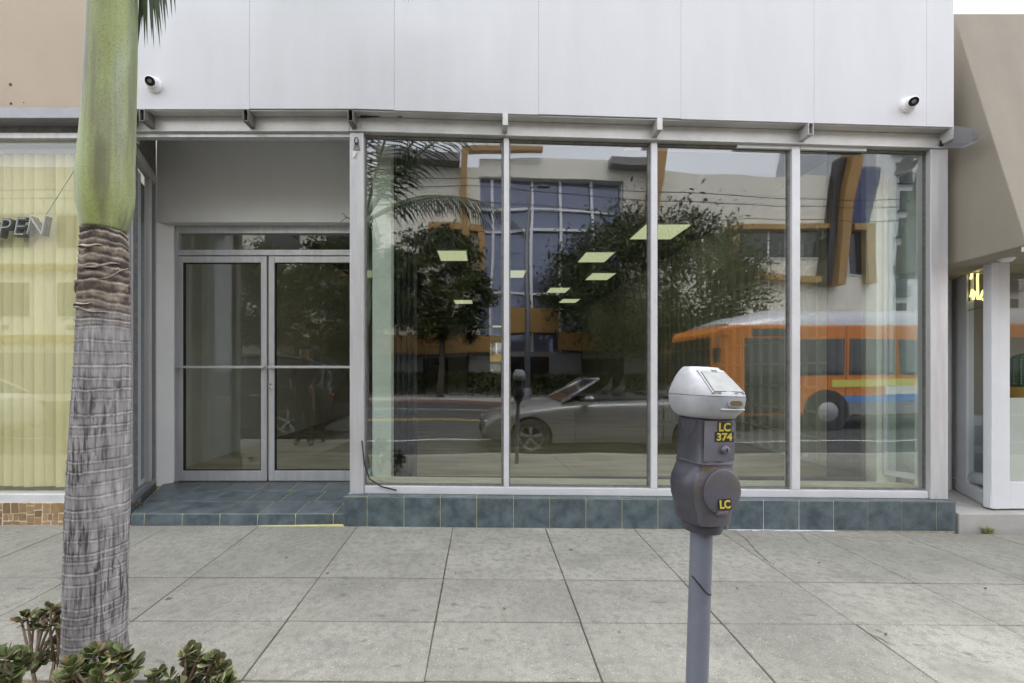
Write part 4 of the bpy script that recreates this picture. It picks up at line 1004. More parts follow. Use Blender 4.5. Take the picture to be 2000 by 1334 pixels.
jade(gg(372, 1.62), [P(x, y, 1.60+random.uniform(-.04,.04)) for x, y in ((362,1280),(372,1272),(388,1280),(398,1290),(412,1290),(425,1300),(436,1305),(445,1318),(418,1312),(400,1306),(384,1300),(370,1300),(395,1324),(420,1330),(440,1334),(372,1326),(352,1336),(410,1345),(432,1350),(385,1345))] + tipset((350,1330,450,1380), 6, 1.58), 'rounded jade plant standing apart at the planter corner towards the doors', (3,5,3,2,2))
jade(gg(300, 1.60), [P(x, y, 1.58) for x, y in ((303,1310),(309,1322),(332,1322),(338,1335),(300,1338),(325,1345))], 'sparse jade seedling between the palm trunk and the rounded jade', (6,2,2,0,1), per=(4,6))
# dead leaves and small litter
lit = mat('dry_leaf', (.16,.11,.06), .8, rnd=.4)
for px, py in ((118,1130),(1925,1150),(1440,1150),(250,1045),(330,1170),(1210,1235),(985,1190),(640,1120),(712,1252),(1370,1180),(1730,1240),(1600,1100),(890,1120),(560,1090),(1115,1075)):
    Y = F*1.30/(py-CY); x = (px-CX)/F*Y; Y = F*(H-gz(x,Y))/(py-CY); x = (px-CX)/F*Y; z = gz(x, Y)
    a = random.uniform(0,6.28); l = random.uniform(.010,.020); ca_, sa_ = math.cos(a), math.sin(a)
    q = [(-l,0,.003),(-.2*l,.35*l,.007),(l,0,.004),(-.1*l,-.35*l,.003)]
    g = MB().add([(x+u*ca_-v*sa_, Y+u*sa_+v*ca_, z+h_) for u, v, h_ in q] + [(x+u*ca_-v*sa_, Y+u*sa_+v*ca_, z+h_+.001) for u, v, h_ in q], [(3,2,1,0),(4,5,6,7),(0,1,5,4),(1,2,6,5),(2,3,7,6),(3,0,4,7)])
    tag(g.build('dry_leaf', lit), 'small dry brown leaf lying on the pavement slabs', 'leaf', 'dry leaves on the pavement')

# ================================================================== PARKING METER
MY = 1.19; MXX = (1371-CX)/F*MY + .006
meter = thing('parking_meter', 'grey single space parking meter with white domed head on a pole', 'parking meter', (MXX-.034, MY, gz(MXX, MY)), (0, rad(2.1), rad(15)))
meter.scale = (1.1, 1.1, 1)
mz0 = gz(MXX, MY)
def sup(hw, hd, z, n_=40, e=3.2, oy=0.0):
    q = []
    for k in range(n_):
        a = 2*math.pi*k/n_; c, s_ = math.cos(a), math.sin(a)
        q.append((hw*math.copysign(abs(c)**(2/e), c), oy + hd*math.copysign(abs(s_)**(2/e), s_), z-mz0))
    return q
m_pole = mat('meter_pole_paint', (.155,.165,.205), .45, var=.12, vs=9, bump=.0005, bs=60)
m_cast = mat('meter_cast_zinc', (.036,.036,.046), .42, metal=.25, col2=(.078,.077,.095), vs=8, bump=.0006, bs=120)
m_front = mat('meter_front_zinc', (.13,.127,.155), .42, metal=.3, col2=(.19,.185,.215), vs=7, bump=.0005, bs=90)
m_rust = mat('meter_rusty_door', (.115,.112,.132), .5, metal=.3, col2=(.12,.085,.05), vs=15, bump=.001, bs=120, lo=.5, hi=.72)
m_head = mat('meter_head_plastic', (.31,.315,.335), .4, col2=(.41,.415,.435), vs=16, bump=.0005, bs=70)
MB().tube([(0,0,-.03),(0,0,.832-mz0)], .0256, 28).build('pole', m_pole, meter, smooth=True, local=True)
g = MB().tube([(.0258*math.sin(a)*1.0, -.0258*math.cos(a), .665-mz0 - .022*math.sin((a+.6)*1.4)) for a in [-1.5+i*.12 for i in range(18)]], .0024, 6); g.build('black_mark', MAT['black'], meter, local=True)
MB().lathe([(.0,.812),(.045,.812),(.047,.822),(.047,.835),(.0,.835)], (0,0,-mz0), 28).build('pole_collar', m_cast, meter, smooth=True, local=True)
secs = [sup(.040,.040,.8352), sup(.052,.052,.838), sup(.0545,.0545,.845), sup(.055,.055,.868), sup(.063,.057,.882,e=2.8), sup(.072,.062,.905,e=2.5), sup(.0765,.064,.935,e=2.4), sup(.073,.062,.958,e=2.5), sup(.062,.057,.978,e=3), sup(.0525,.0525,.990,e=4.2), sup(.0515,.0515,.9965,e=5), sup(.0525,.0525,1.001,e=5), sup(.0495,.0495,1.0045,e=6), sup(.0485,.0485,1.06,e=6.5), sup(.0485,.0485,1.117,e=6.5), sup(.046,.046,1.119,e=6)]
hs_ = MB().loft(secs).build('housing', [m_cast, m_rust], meter, smooth=True, local=True)
for p_ in hs_.data.polygons:
    if p_.normal.y < -.62 and p_.center.z + mz0 < 1.0: p_.material_index = 1
# lighter front plate and round rusty vault door
MB().box(-.0445, .0445, -.0497, -.0483, 1.009-mz0, 1.115-mz0).build('front_plate', m_front, meter, bevel=.002, local=True)
g = MB(); secs = []
for k in range(9):
    a = k/8*math.pi/2; r = .055*math.cos(a)**.8 + .0005; h = -.0040*math.sin(a)
    secs.append([(r*.97*math.cos(2*math.pi*i/36), -.0625 + h, .930-mz0 + r*(1.12 if math.sin(2*math.pi*i/36) > 0 else .98)*math.sin(2*math.pi*i/36)) for i in range(36)])
vd = MB().loft(secs).build('vault_door', m_rust, meter, smooth='all', local=True)
MB().box(-.0145, .0175, -.0655, -.050, .8720-mz0, .8840-mz0).build('coin_plate', m_front, meter, bevel=.004, local=True)
g = MB().add([(-.0488,-.028,1.114-mz0),(-.0488,.026,1.114-mz0),(-.0488,.022,1.085-mz0),(-.0488,.0,1.058-mz0),(-.0488,-.022,1.085-mz0),(-.0502,-.024,1.113-mz0),(-.0502,.022,1.113-mz0),(-.0502,.018,1.086-mz0),(-.0502,.0,1.063-mz0),(-.0502,-.018,1.086-mz0)],
             [(5,6,7,8,9),(0,1,6,5),(1,2,7,6),(2,3,8,7),(3,4,9,8),(4,0,5,9)])
g.build('side_shield', MAT['gate'], meter, local=True)
MB().lathe([(.0,-.0602),(.007,-.0602),(.0105,-.0575),(.0115,-.054),(.0115,-.0498),(0,-.0498)], (.012,0,1.040-mz0), 22, 'y').build('lock_barrel', m_front, meter, smooth=True, local=True)
MB().box(.0105, .0135, -.0612, -.0603, 1.035-mz0, 1.045-mz0).build('keyhole', MAT['black'], meter, local=True)
for x_, z_ in ((-.036, 1.018), (.036, 1.018), (-.036, 1.106), (.038, 1.106)):
    MB().lathe([(0,-.0512),(.0022,-.0508),(.0026,-.0498),(0,-.0498)], (x_, 0, z_-mz0), 10, 'y').build('screw', MAT['steel_dark'], meter, smooth=True, local=True)
m_yel = mat('sticker_yellow', (.52,.42,.03), .5, col2=(.62,.52,.07), vs=60); m_blk = mat('sticker_black', (.014,.014,.013), .45)
def sticker(body, x, z, y, wd, ht, tilt, size):
    pl_ = MB().box(-wd/2, wd/2, -.0006, 0, -ht/2, ht/2).build('sticker', m_blk, meter, local=True); pl_.location = (x, y, z-mz0); pl_.rotation_euler = (tilt, 0, 0)
    me = text_mesh(body, size, .0003, m_yel, bold=size*.032)
    w0 = max(v.co.x for v in me.vertices) - min(v.co.x for v in me.vertices); h0 = max(v.co.y for v in me.vertices) - min(v.co.y for v in me.vertices)
    for v in me.vertices: v.co.x *= wd*.84/w0; v.co.y *= ht*.80/h0
    cx_ = (max(v.co.x for v in me.vertices)+min(v.co.x for v in me.vertices))/2; cy_ = (max(v.co.y for v in me.vertices)+min(v.co.y for v in me.vertices))/2
    for v in me.vertices: v.co.x -= cx_; v.co.y -= cy_
    o = inst('lettering', me, pl_, (0, -.0010, 0), (rad(90), 0, 0)); o['label'] = 'yellow lettering ' + body
sticker('LC', .012, 1.0995, -.0500, .040, .029, 0, .03)
sticker('374', .012, 1.0735, -.0500, .054, .026, 0, .03)
sticker('LC', .002, .902, -.0682, .036, .027, rad(-6), .03)
# head: flared lower lip and sloped dome
secs = [sup(.048,.050,1.1195,e=3), sup(.058,.061,1.124,e=2.8), sup(.068,.072,1.137,e=2.8), sup(.0735,.0785,1.155,e=2.9), sup(.0755,.0805,1.172,e=2.9), sup(.0755,.0805,1.1805,e=2.9)]
MB().loft(secs).build('head_base', m_head, meter, smooth=True, local=True)
MB().loft([sup(.0735,.0785,1.1806,e=2.9), sup(.0735,.0785,1.1820,e=2.9)]).build('head_seam', MAT['steel_dark'], meter, local=True)
dome = [(.0755,.0805,1.1822,2.9,0),(.0748,.0775,1.190,2.9,.001),(.0705,.064,1.208,3.0,.006),(.0630,.0485,1.228,3.2,.012),(.053,.033,1.246,3.3,.018),(.047,.0265,1.2535,3.3,.020),(.043,.020,1.258,3.8,.020),(.020,.010,1.2592,3,.020),(.004,.002,1.2593,2.5,.020)]
MB().loft([sup(a, b, z, e=e, oy=o_) for a, b, z, e, o_ in dome]).build('head_dome', m_head, meter, smooth=True, local=True)
# sloping display on the front of the dome
pa = Vector((0, -.0770, 1.186-mz0)); pb = Vector((0, -.0085, 1.2520-mz0)); d = (pb-pa).normalized(); nrm = Vector((0, -d.z, d.y))
def slab_on(t0, t1, w0, w1, h0, h1, nm, m, par=meter, x=0.0):
    A, B2 = pa.lerp(pb, t0), pa.lerp(pb, t1)
    MB().hexa([A+Vector((x-w0,0,0))+nrm*h0, A+Vector((x+w0,0,0))+nrm*h0, B2+Vector((x+w1,0,0))+nrm*h0, B2+Vector((x-w1,0,0))+nrm*h0],
              [A+Vector((x-w0,0,0))+nrm*h1, A+Vector((x+w0,0,0))+nrm*h1, B2+Vector((x+w1,0,0))+nrm*h1, B2+Vector((x-w1,0,0))+nrm*h1]).build(nm, m, par, local=True, bevel=.0012)
slab_on(.06, .96, .0465, .0390, -.010, .0018, 'display_bezel', m_head)
slab_on(.08, .86, .0430, .0350, .0019, .0024, 'display_gasket', MAT['gasket'])
slab_on(.10, .84, .0408, .0332, .0025, .0030, 'display_screen', mat('lcd_screen', (.27,.28,.27), .3, var=.12, vs=30))
for x_ in (.004, .013): slab_on(.89, .95, .003, .003, .0019, .0026, 'indicator', MAT['black'], x=x_)
for x_ in (-.030, .018): slab_on(.03, .06, .005, .005, .0019, .0042, 'hinge', MAT['steel_dark'], x=x_)
MB().loft([[(.012+.021*math.copysign(abs(math.cos(a))**.5, math.cos(a)), y_, 1.164-mz0+.0095*math.copysign(abs(math.sin(a))**.7, math.sin(a))) for a in [2*math.pi*k/28 for k in range(28)]] for y_ in (-.0822, -.0795)]).build('slot_rim', m_head, meter, local=True)
MB().loft([[(.012+.017*math.copysign(abs(math.cos(a))**.5, math.cos(a)), y_, 1.164-mz0+.0068*math.copysign(abs(math.sin(a))**.7, math.sin(a))) for a in [2*math.pi*k/28 for k in range(28)]] for y_ in (-.0828, -.08225)]).build('coin_window', mat('coin_window', (.14,.125,.06), .2), meter, local=True)
MB().box(-.026, .042, -.0800, -.072, 1.1455-mz0, 1.1505-mz0).build('card_lip', mat('pale_lip', (.52,.53,.55), .35), meter, bevel=.0025, local=True)

# ================================================================== ACROSS THE STREET (seen in the glass)
YB = -17.2
m_cream = mat('cream_stucco', (.76,.735,.64), .8, var=.04, vs=.6, bump=.002, bs=20)
m_greyw = mat('grey_base_wall', (.20,.20,.19), .8, var=.08, vs=.7)
m_ochre = mat('ochre_panel', (.37,.215,.065), .6, var=.06, vs=1)
m_dwin = mat('dark_window_glass', (.012,.014,.02), .06, spec=.8)
m_bwin = mat('blue_curtain_glass', (.17,.19,.27), .06, metal=.5, spec=.8)
m_wmul = mat('white_mullion', (.75,.77,.80), .5)
off = thing('office_building', 'cream office building with ochre frames and blue glass bay across the street', 'building', (0, YB, -.09))
top = R(1400, 338, YB).z
cx0, cx1, cz0, cz1 = RR(938, 347, 1218, 700, YB)
MB().box(-40, cx0, YB-5, YB, -.09, top).box(cx1, R(1738, 500, YB).x, YB-5, YB, -.09, top).box(cx0, cx1, YB-5, YB-.8, -.09, top+.5).box(cx0, cx1, YB-.799, YB, cz1, top+.5).box(cx0,cx1,YB-.799,YB,-.09,cz0).build('wall', m_cream, off)
# upper set-back storey and eave
a, b, c, d = RR(1190, 322, 1275, 338, YB)
MB().box(a, b, YB-.5, YB+.7, top+.01, top+.45).build('eave', m_greyw, off)
a, b, c, d = RR(740, 322, 900, 340, YB)
MB().box(a, b, YB-.5, YB+.9, top+.01, top+.5).build('eave', m_greyw, off)
xcols = [R(p, 400, YB).x for p in (938, 962, 1040, 1097, 1159, 1218)]
zrows = [R(1000, p, YB).z for p in (700, 573, 446, 407, 347)]
for i in range(5):
    for j in range(4):
        MB().box(xcols[i]+.05, xcols[i+1]-.05, YB-.5, YB-.45, zrows[j]+.05, zrows[j+1]-.05).build('bay_pane', m_bwin, off)
for x in xcols: MB().box(x-.07, x+.07, YB-.55, YB-.25, zrows[0], zrows[-1]).build('bay_mullion', m_wmul, off)
for z in zrows: MB().box(xcols[0]-.06, xcols[-1]+.06, YB-.54, YB-.24, z-.06, z+.06).build('bay_transom', m_wmul, off)
for (p0, q0, p1, q1) in ((902,285,915,520),(916,285,1060,299),(836,437,901,449),(916,437,945,449),(932,450,945,530),(1423,436,1640,450),(1423,451,1440,545),(1441,540,1640,553),(1692,436,1708,552),(1668,436,1691,450),(995,602,1090,652),(1091,650,1270,685),(700,655,994,690),(1271,660,1420,690)):
    a, b, c, d = RR(p0, q0, p1, q1, YB+.3)
    MB().box(a, b, YB+.01, YB+.45, c, d).build('ochre_frame', m_ochre, off)
# tall leaning ochre fin with its dark and blue panels
def quadR(pts, y0, y1, nm, m):
    q = [R(a, b, y1) for a, b in pts]
    MB().add([(v.x, y1, v.z) for v in q] + [(v.x, y0, v.z) for v in q], [(0,1,2,3),(7,6,5,4),(0,4,5,1),(1,5,6,2),(2,6,7,3),(3,7,4,0)]).build(nm, m, off)
quadR([(1632,556),(1648,556),(1690,290),(1668,290)], YB+.01, YB+.9, 'ochre_fin', m_ochre)
quadR([(1606,556),(1630,556),(1664,310),(1640,310)], YB+.01, YB+.5, 'dark_fin', mat('dark_fin', (.05,.04,.04), .5))
quadR([(1268,430),(1282,430),(1304,288),(1284,288)], YB+.01, YB+.9, 'ochre_fin', m_ochre)
quadR([(1652,440),(1700,440),(1722,330),(1678,330)], YB+.01, YB+.3, 'blue_panel', mat('blue_panel', (.035,.045,.15), .4))
wins = [(1443,451,1497,507),(1501,451,1545,507),(1568,451,1604,507),(1655,452,1690,538),(846,452,866,512),(870,452,898,512),(1380,452,1420,505),(1300,452,1370,505)]
def window(a, b, c, d, y):
    o = MB().box(a-.06, b+.06, y+.005, y+.06, c-.06, c).box(a-.06, b+.06, y+.005, y+.06, d, d+.06).box(a-.06, a, y+.005, y+.06, c, d).box(b, b+.06, y+.005, y+.06, c, d).build('window', m_wmul, off)
    MB().box(a, b, y+.005, y+.03, c, d).build('pane', m_dwin, o)
for wv_ in wins: window(*RR(*wv_, YB), YB)
for k in range(7):
    x = -31 + k*3.6
    window(x, x+2.1, 4.2, 6.1, YB); window(x, x+2.1, 8.0, 9.9, YB)
    MB().box(x+.5, x+.9, YB+.005, YB+.05, 3.5, 3.75).build('wall_vent', m_greyw, off)
MB().box(-40, R(690,600,YB).x, YB+.01, YB+.3, 6.75, 7.05).build('ochre_band', m_ochre, off)
MB().box(-40, R(690,600,YB).x, YB+.01, YB+.3, 2.75, 3.15).build('ochre_band', m_ochre, off)
MB().box(-40, R(1700,600,YB).x, YB+.005, YB+.25, -.09, 2.2).build('base_course', m_greyw, off)
for k in range(9):
    x = -20 + k*4.4
    MB().box(x, x+2.6, YB+.252, YB+.28, .35, 1.95).build('shop_window', m_dwin, off)
for p in ((1440, 700), (1475, 700), (1350, 690)): pass
for wv_ in ((1502, 513, 1510, 519), (849, 415, 862, 420), (1351, 412, 1360, 417)):
    a, b, c, d = RR(*wv_, YB); MB().box(a, b, YB+.005, YB+.2, c, d).build('wall_lamp', m_greyw, off)
# white apartment tower further off
YT = -34
a, b, c, d = RR(1712, 120, 1900, 720, YT)
apt = thing('apartment_tower', 'tall white apartment block with small balconies far across the street', 'building', ((a+b)/2, YT, -.5))
MB().box(a, b+8, YT-14, YT, -.55, d).build('wall', mat('white_render', (.66,.67,.68), .8, var=.03, vs=.4), apt)
m_rail = mat('dark_railing', (.04,.04,.045), .5)
for i in range(6):
    for j in range(9):
        x = a + 1.9 + i*3.4; z = .6 + j*2.75
        o = MB().box(x, x+1.3, YT+.005, YT+.07, z, z+1.9).build('window', m_dwin, apt)
        g = MB()
        for k in range(9): g.box(x-.2+k*.2, x-.17+k*.2, YT+.35, YT+.38, z-.05, z+.8)
        g.box(x-.22, x+1.5, YT+.34, YT+.39, z+.8, z+.85).box(x-.22, x+1.5, YT+.005, YT+.4, z-.15, z-.06)
        g.build('balcony', m_rail, apt)
# a second far block closing the view on the other side
bk = thing('brick_block', 'plain grey beige block beyond the office building down the street', 'building', (-52, -22, -.5))
MB().box(-75, -41, -40, -18, -.55, 9).build('wall', mat('beige_block', (.42,.38,.33), .8, var=.05, vs=.4), bk)
for k in range(6): MB().box(-73+k*5, -70.5+k*5, -17.995, -17.9, 4, 6.2).build('window', m_dwin, bk)
# trees
m_leafs = [mat('tree_leaf_a', (.040,.062,.016), .6, col2=(.085,.10,.026), vs=.9, spec=.2), mat('tree_leaf_b', (.025,.040,.012), .6, col2=(.055,.068,.018), vs=.9, spec=.2)]
m_bark2 = mat('tree_bark', (.10,.08,.06), .9, var=.2, vs=6, bump=.01, bs=20)
def tree(x, y, zc, rx, rz_, label, n_=120, lf=.125, seed=1):
    random.seed(seed)
    t = thing('street_tree', label, 'tree', (x, y, -.09), group='street trees on the far pavement')
    base = Vector((x, y, -.12)); g = MB()
    fork = Vector((x+.1, y, max(1.4, zc-rz_*.75)))
    g.tube([base, base.lerp(fork, .5)+Vector((.06,.03,0)), fork], [.20,.15,.13], 10)
    tips = []
    for k in range(9):
        a = k*2.4; e = Vector((x+rx*.62*math.cos(a)*random.uniform(.6,1), y+rx*.55*math.sin(a)*random.uniform(.6,1), zc+rz_*random.uniform(-.2,.6)))
        g.tube([fork, fork.lerp(e, .5)+Vector((0,0,.25)), e], [.09,.055,.02], 7); tips.append(e)
    g.build('trunk', m_bark2, t, smooth='all')
    g = MB()
    for k in range(n_):
        u = Vector((random.gauss(0,1), random.gauss(0,1), random.gauss(0,1))).normalized()*random.uniform(.45, 1)**.6
        if u.z < -.75: u.z *= .6
        c = Vector((x+u.x*rx, y+u.y*rx*.85, zc+u.z*rz_)); cr_ = rx*random.uniform(.14,.24)
        mi = random.random() < .45
        for j in range(105):
            q = c + Vector((random.gauss(0,.5), random.gauss(0,.5), random.gauss(0,.4)))*cr_
            n1 = Vector((random.gauss(0,1), random.gauss(0,1), random.gauss(.6,1))).normalized(); s1 = n1.orthogonal().normalized(); s2 = n1.cross(s1)
            an = random.uniform(0,6.28); s1, s2 = s1*math.cos(an)+s2*math.sin(an), s2*math.cos(an)-s1*math.sin(an); l = lf*random.uniform(.6,1.3)
            g.add([q-s1*l, q+s2*l*.35, q+s1*l, q-s2*l*.35], [(0,1,2,3)], int(mi))
    g.build('crown', m_leafs, t, fix=False)
def treeR(px, py, wpx, hpx, Y, label, seed, n_=120):
    c = R(px, py, Y); e = R(px+wpx/2, py-hpx/2, Y); tree(c.x, Y, c.z, abs(e.x-c.x)*1.08, abs(e.z-c.z)*1.05, label, int(n_*1.5), seed=seed)
treeR(858, 570, 205, 230, -13.0, 'rounded dark street tree before the ochre frame by the blue bay', 3)
treeR(1265, 562, 360, 270, -13.2, 'broad dense street tree covering the edge of the blue glass bay', 5, 190)
treeR(640, 585, 300, 260, -13.2, 'leafy street tree opposite the shop doors', 8, 150)
treeR(380, 560, 240, 240, -13.4, 'street tree standing opposite the yellow blinds', 9, 110)
random.seed(21)
# clipped hedge on the far pavement
hx0, hx1 = -16, R(1330, 760, -14).x
hd = thing('hedge', 'long clipped dark hedge along the grey base wall across the street', 'hedge', ((hx0+hx1)/2, -15.4, -.09))
g = MB(); g2 = MB()
for k in range(9000):
    q = Vector((random.uniform(hx0, hx1), random.uniform(-15.9, -14.9), 0)); q.z = -.05 + (1.15+.2*noise.noise((q.x*.8, 0, 1)))*random.random()**.6
    n1 = Vector((random.gauss(0,1), random.gauss(.4,1), random.gauss(.6,1))).normalized(); s1 = n1.orthogonal().normalized(); s2 = n1.cross(s1); l = .11*random.uniform(.6,1.3)
    g.add([q-s1*l, q+s2*l*.45, q+s1*l, q-s2*l*.45], [(0,1,2,3)], random.random() < .5)
g.build('foliage', m_leafs, hd, fix=False)
for k in range(40):
    x = hx0 + .3 + k*(hx1-hx0-.6)/39; g2.tube([(x,-15.4,-.12),(x+.05,-15.35,.5)], [.03,.015], 6)
g2.build('stems', m_bark2, hd)['kind'] = 'stuff'
# street lamp
pb_ = R(1030, 700, -12.3); pt_ = R(1041, 368, -12.3)
lp = thing('street_lamp', 'slender grey street lamp post rising before the blue glass bay', 'street lamp', (pb_.x, -12.3, -.09))
m_lp = mat('lamp_post_grey', (.16,.165,.18), .5, metal=.3)
MB().tube([(pb_.x,-12.3,-.1),(pb_.x,-12.3,3.5),(pb_.x+.02,-12.3,pt_.z)], [.13,.115,.07], 14).build('post', m_lp, lp, smooth='all')
MB().lathe([(.0,0),(.22,0),(.23,.5),(.16,.62),(0,.62)], (pb_.x,-12.3,-.09), 16).build('base', m_lp, lp, smooth=True)
MB().tube([(pb_.x+.02,-12.3,pt_.z-.05),(pb_.x+.25,-12.25,pt_.z+.05),(pb_.x+.55,-12.2,pt_.z+.06)], .035, 8).build('arm', m_lp, lp, smooth='all')
MB().loft([[(pb_.x+.40+xx, -12.2+.15*math.sin(2*math.pi*i/16)*f_, pt_.z+.04+.06*math.cos(2*math.pi*i/16)*f_) for i in range(16)] for xx, f_ in ((0,.3),(.1,.9),(.35,1),(.55,.7),(.62,.2))]).build('lamp_head', m_lp, lp, smooth='all')
# overhead wires
for k, z in enumerate((8.6, 9.3, 9.7)):
    g = MB().tube([(-40+8*i, -11.9-.1*k, z - .9*(1-((i % 5)-2.5)**2/6.25)*.6) for i in range(11)], .02, 5)
    tag(g.build('overhead_wire', MAT['black']), ('lowest', 'middle', 'topmost')[k] + ' black utility wire strung along the far pavement', 'wire')

# ================================================================== VEHICLES
m_tyre = mat('tyre_rubber', (.02,.02,.021), .8); m_rim = mat('alloy_rim', (.45,.45,.47), .3, metal=.8); m_lampg = mat('headlamp_lens', (.6,.62,.64), .08, spec=.8); m_tail = mat('tail_lens', (.30,.015,.01), .15)
m_cglass = mat('car_glass', (.02,.023,.026), .05, spec=.9); m_trim = mat('black_trim', (.025,.025,.027), .5); m_seat = mat('dark_leather', (.03,.028,.028), .55); m_chrome = mat('chrome', (.7,.7,.72), .12, metal=1)
def wheel(root, x, y, r, s_):
    t = MB().lathe([(.55*r,-.10),(.88*r,-.11),(.98*r,-.085),(r,-.04),(r,.04),(.98*r,.085),(.88*r,.11),(.62*r,.11),(.60*r,.05),(.55*r,-.10)], (x, y, r), 32, 'y').build('tyre', m_tyre, root, smooth=True, local=True)
    g = MB().lathe([(.0,.055*s_),(.13*r,.07*s_),(.16*r,.05*s_),(.0,.04*s_)], (x, y, r), 16, 'y')
    for k in range(5):
        a = 2*math.pi*k/5+.3; c, s2 = math.cos(a), math.sin(a); wv_ = .07*r
        g.hexa([(x+c*.1*r-s2*wv_, y+.045*s_, r+s2*.1*r+c*wv_), (x+c*.1*r+s2*wv_, y+.045*s_, r+s2*.1*r-c*wv_), (x+c*.6*r+s2*wv_*1.5, y+.07*s_, r+s2*.6*r-c*wv_*1.5), (x+c*.6*r-s2*wv_*1.5, y+.07*s_, r+s2*.6*r+c*wv_*1.5)],
               [(x+c*.1*r-s2*wv_, y+.075*s_, r+s2*.1*r+c*wv_), (x+c*.1*r+s2*wv_, y+.075*s_, r+s2*.1*r-c*wv_), (x+c*.6*r+s2*wv_*1.5, y+.09*s_, r+s2*.6*r-c*wv_*1.5), (x+c*.6*r-s2*wv_*1.5, y+.09*s_, r+s2*.6*r+c*wv_*1.5)])
    g.lathe([(.58*r,.05*s_),(.66*r,.095*s_),(.66*r,.112*s_),(.58*r,.10*s_),(.58*r,.05*s_)], (x, y, r), 28, 'y')
    g.build('rim', m_rim, t, smooth=True, local=True)
def car(loc, label, paint, open_top, rotz=0.0, suv=False):
    t = thing('parked_car', label, 'car', loc, (0, 0, rotz), 'cars parked along the near kerb')
    hk = 1.18 if suv else 1.0
    st = [(0,.50,.36,.50,.54),(.06,.66,.28,.58,.63),(.22,.78,.22,.65,.72),(.60,.85,.19,.74,.81),(1.05,.87,.18,.81,.88),(1.45,.875,.18,.86,.93),(1.75,.875,.18,.88,.95),(2.4,.875,.18,.89,.96),(3.1,.875,.18,.90,.97),(3.6,.87,.18,.91,.98),(4.1,.85,.20,.90,.97),(4.4,.80,.25,.86,.94),(4.54,.72,.32,.78,.88),(4.60,.62,.40,.68,.76)]
    secs = []
    for x, hw, zb, zs, zt_ in st:
        zs *= hk; zt_ *= hk; zm = (zb+zs)/2
        half = [(0,zb),(hw*.80,zb),(hw*.96,zb+.05),(hw,zm),(hw*.985,zs-.06),(hw*.95,zs),(hw*.72,zt_-.012),(hw*.38,zt_)]
        secs.append([(x, y, z) for y, z in half] + [(x, 0, zt_+.008)] + [(x, -y, z) for y, z in reversed(half[1:])])
    bo = MB().loft(secs).build('body', paint, t, local=True)
    wr = .325*hk; wxs = (.86, 3.72)
    # cut wheel arches
    cut = MB()
    for wx in wxs:
        for s_ in (-1, 1):
            cut.lathe([(0,-.25),(wr*1.13,-.25),(wr*1.13,.25),(0,.25)], (wx, s_*.86, wr), 32, 'y')
    co = cut.build('arch_cutter', m_trim, None); 
    bm_ = bo.modifiers.new('arch', 'BOOLEAN'); bm_.object = co; bm_.operation = 'DIFFERENCE'; bm_.solver = 'EXACT'
    sbm = None
    lo_ = bo.location.copy(); pr_ = bo.parent; bo.parent = None
    bpy.context.view_layer.update()
    dg = bpy.context.evaluated_depsgraph_get(); me = bpy.data.meshes.new_from_object(bo.evaluated_get(dg))
    bo.modifiers.clear(); bo.data = me; bo.parent = pr_; bpy.data.objects.remove(co)
    me.polygons.foreach_set('use_smooth', [True]*len(me.polygons)); me.set_sharp_from_angle(angle=rad(30))
    for wx in wxs:
        for s_ in (-1, 1): wheel(t, wx, s_*.755, wr, s_)
    for s_ in (-1, 1):
        MB().loft([[(.07+.02*math.cos(a)+xx, s_*(.55+.10*math.cos(a))+s_*yy, .56*hk+.05*math.sin(a)) for a in [2*math.pi*k/16 for k in range(16)]] for xx, yy in ((-.02,0),(.12,.06),(.22,.11))]).build('headlight', m_lampg, t, smooth='all', local=True)
        MB().box(4.50, 4.575, min(s_*.50,s_*.70), max(s_*.50,s_*.70), .66*hk, .80*hk).build('taillight', m_tail, t, bevel=.02, local=True)
        m_ = MB().loft([[(1.83+xx, s_*(.99+.10*f_*math.cos(a)), 1.0*hk+.06*f_*math.sin(a)) for a in [2*math.pi*k/14 for k in range(14)]] for xx, f_ in ((-.08,.25),(-.04,.8),(.04,1),(.07,.9))]).build('side_mirror', paint, t, smooth='all', local=True)
        MB().box(1.80, 1.86, min(s_*.84,s_*.91), max(s_*.84,s_*.91), .955*hk, .985*hk).build('mirror_arm', m_trim, t, local=True)
        MB().box(2.95, 3.15, min(s_*.868,s_*.89), max(s_*.868,s_*.89), .76*hk, .785*hk).build('door_handle', m_chrome, t, bevel=.006, local=True)
        MB().box(1.62, 1.625, min(s_*.858,s_*.879), max(s_*.858,s_*.879), .3, .82*hk).build('door_seam', m_trim, t, local=True)
        MB().box(3.2, 3.205, min(s_*.858,s_*.879), max(s_*.858,s_*.879), .3, .82*hk).build('door_seam', m_trim, t, local=True)
    MB().box(-.03, .05, -.32, .32, .36, .47).build('grille', m_trim, t, bevel=.01, local=True)
    MB().box(.0, .2, -.62, .62, .27, .33).build('bumper', m_trim, t, bevel=.02, local=True)
    zc = .95*hk
    if open_top:
        # windscreen with frame, dark cabin tub and seats
        wa, wb = (1.42, zc+.0), (2.12, 1.34)
        MB().hexa([(wa[0],-.70,wa[1]),(wa[0],.70,wa[1]),(wa[0]+.015,.70,wa[1]),(wa[0]+.015,-.70,wa[1])],[(wb[0],-.54,wb[1]),(wb[0],.54,wb[1]),(wb[0]+.015,.54,wb[1]),(wb[0]+.015,-.54,wb[1])]).build('windscreen', m_cglass, t, local=True)
        g = MB()
        for s_ in (-1,1): g.tube([(wa[0]-.02,s_*.715,wa[1]-.02),(wb[0],s_*.555,wb[1])], .026, 8)
        g.tube([(wb[0],-.57,wb[1]),(wb[0],.57,wb[1])], .028, 8); g.build('windscreen_frame', paint, t, smooth='all', local=True)
        MB().box(1.75, 3.25, -.66, .66, .90, .992).build('cabin_tub', m_seat, t, bevel=.02, local=True)
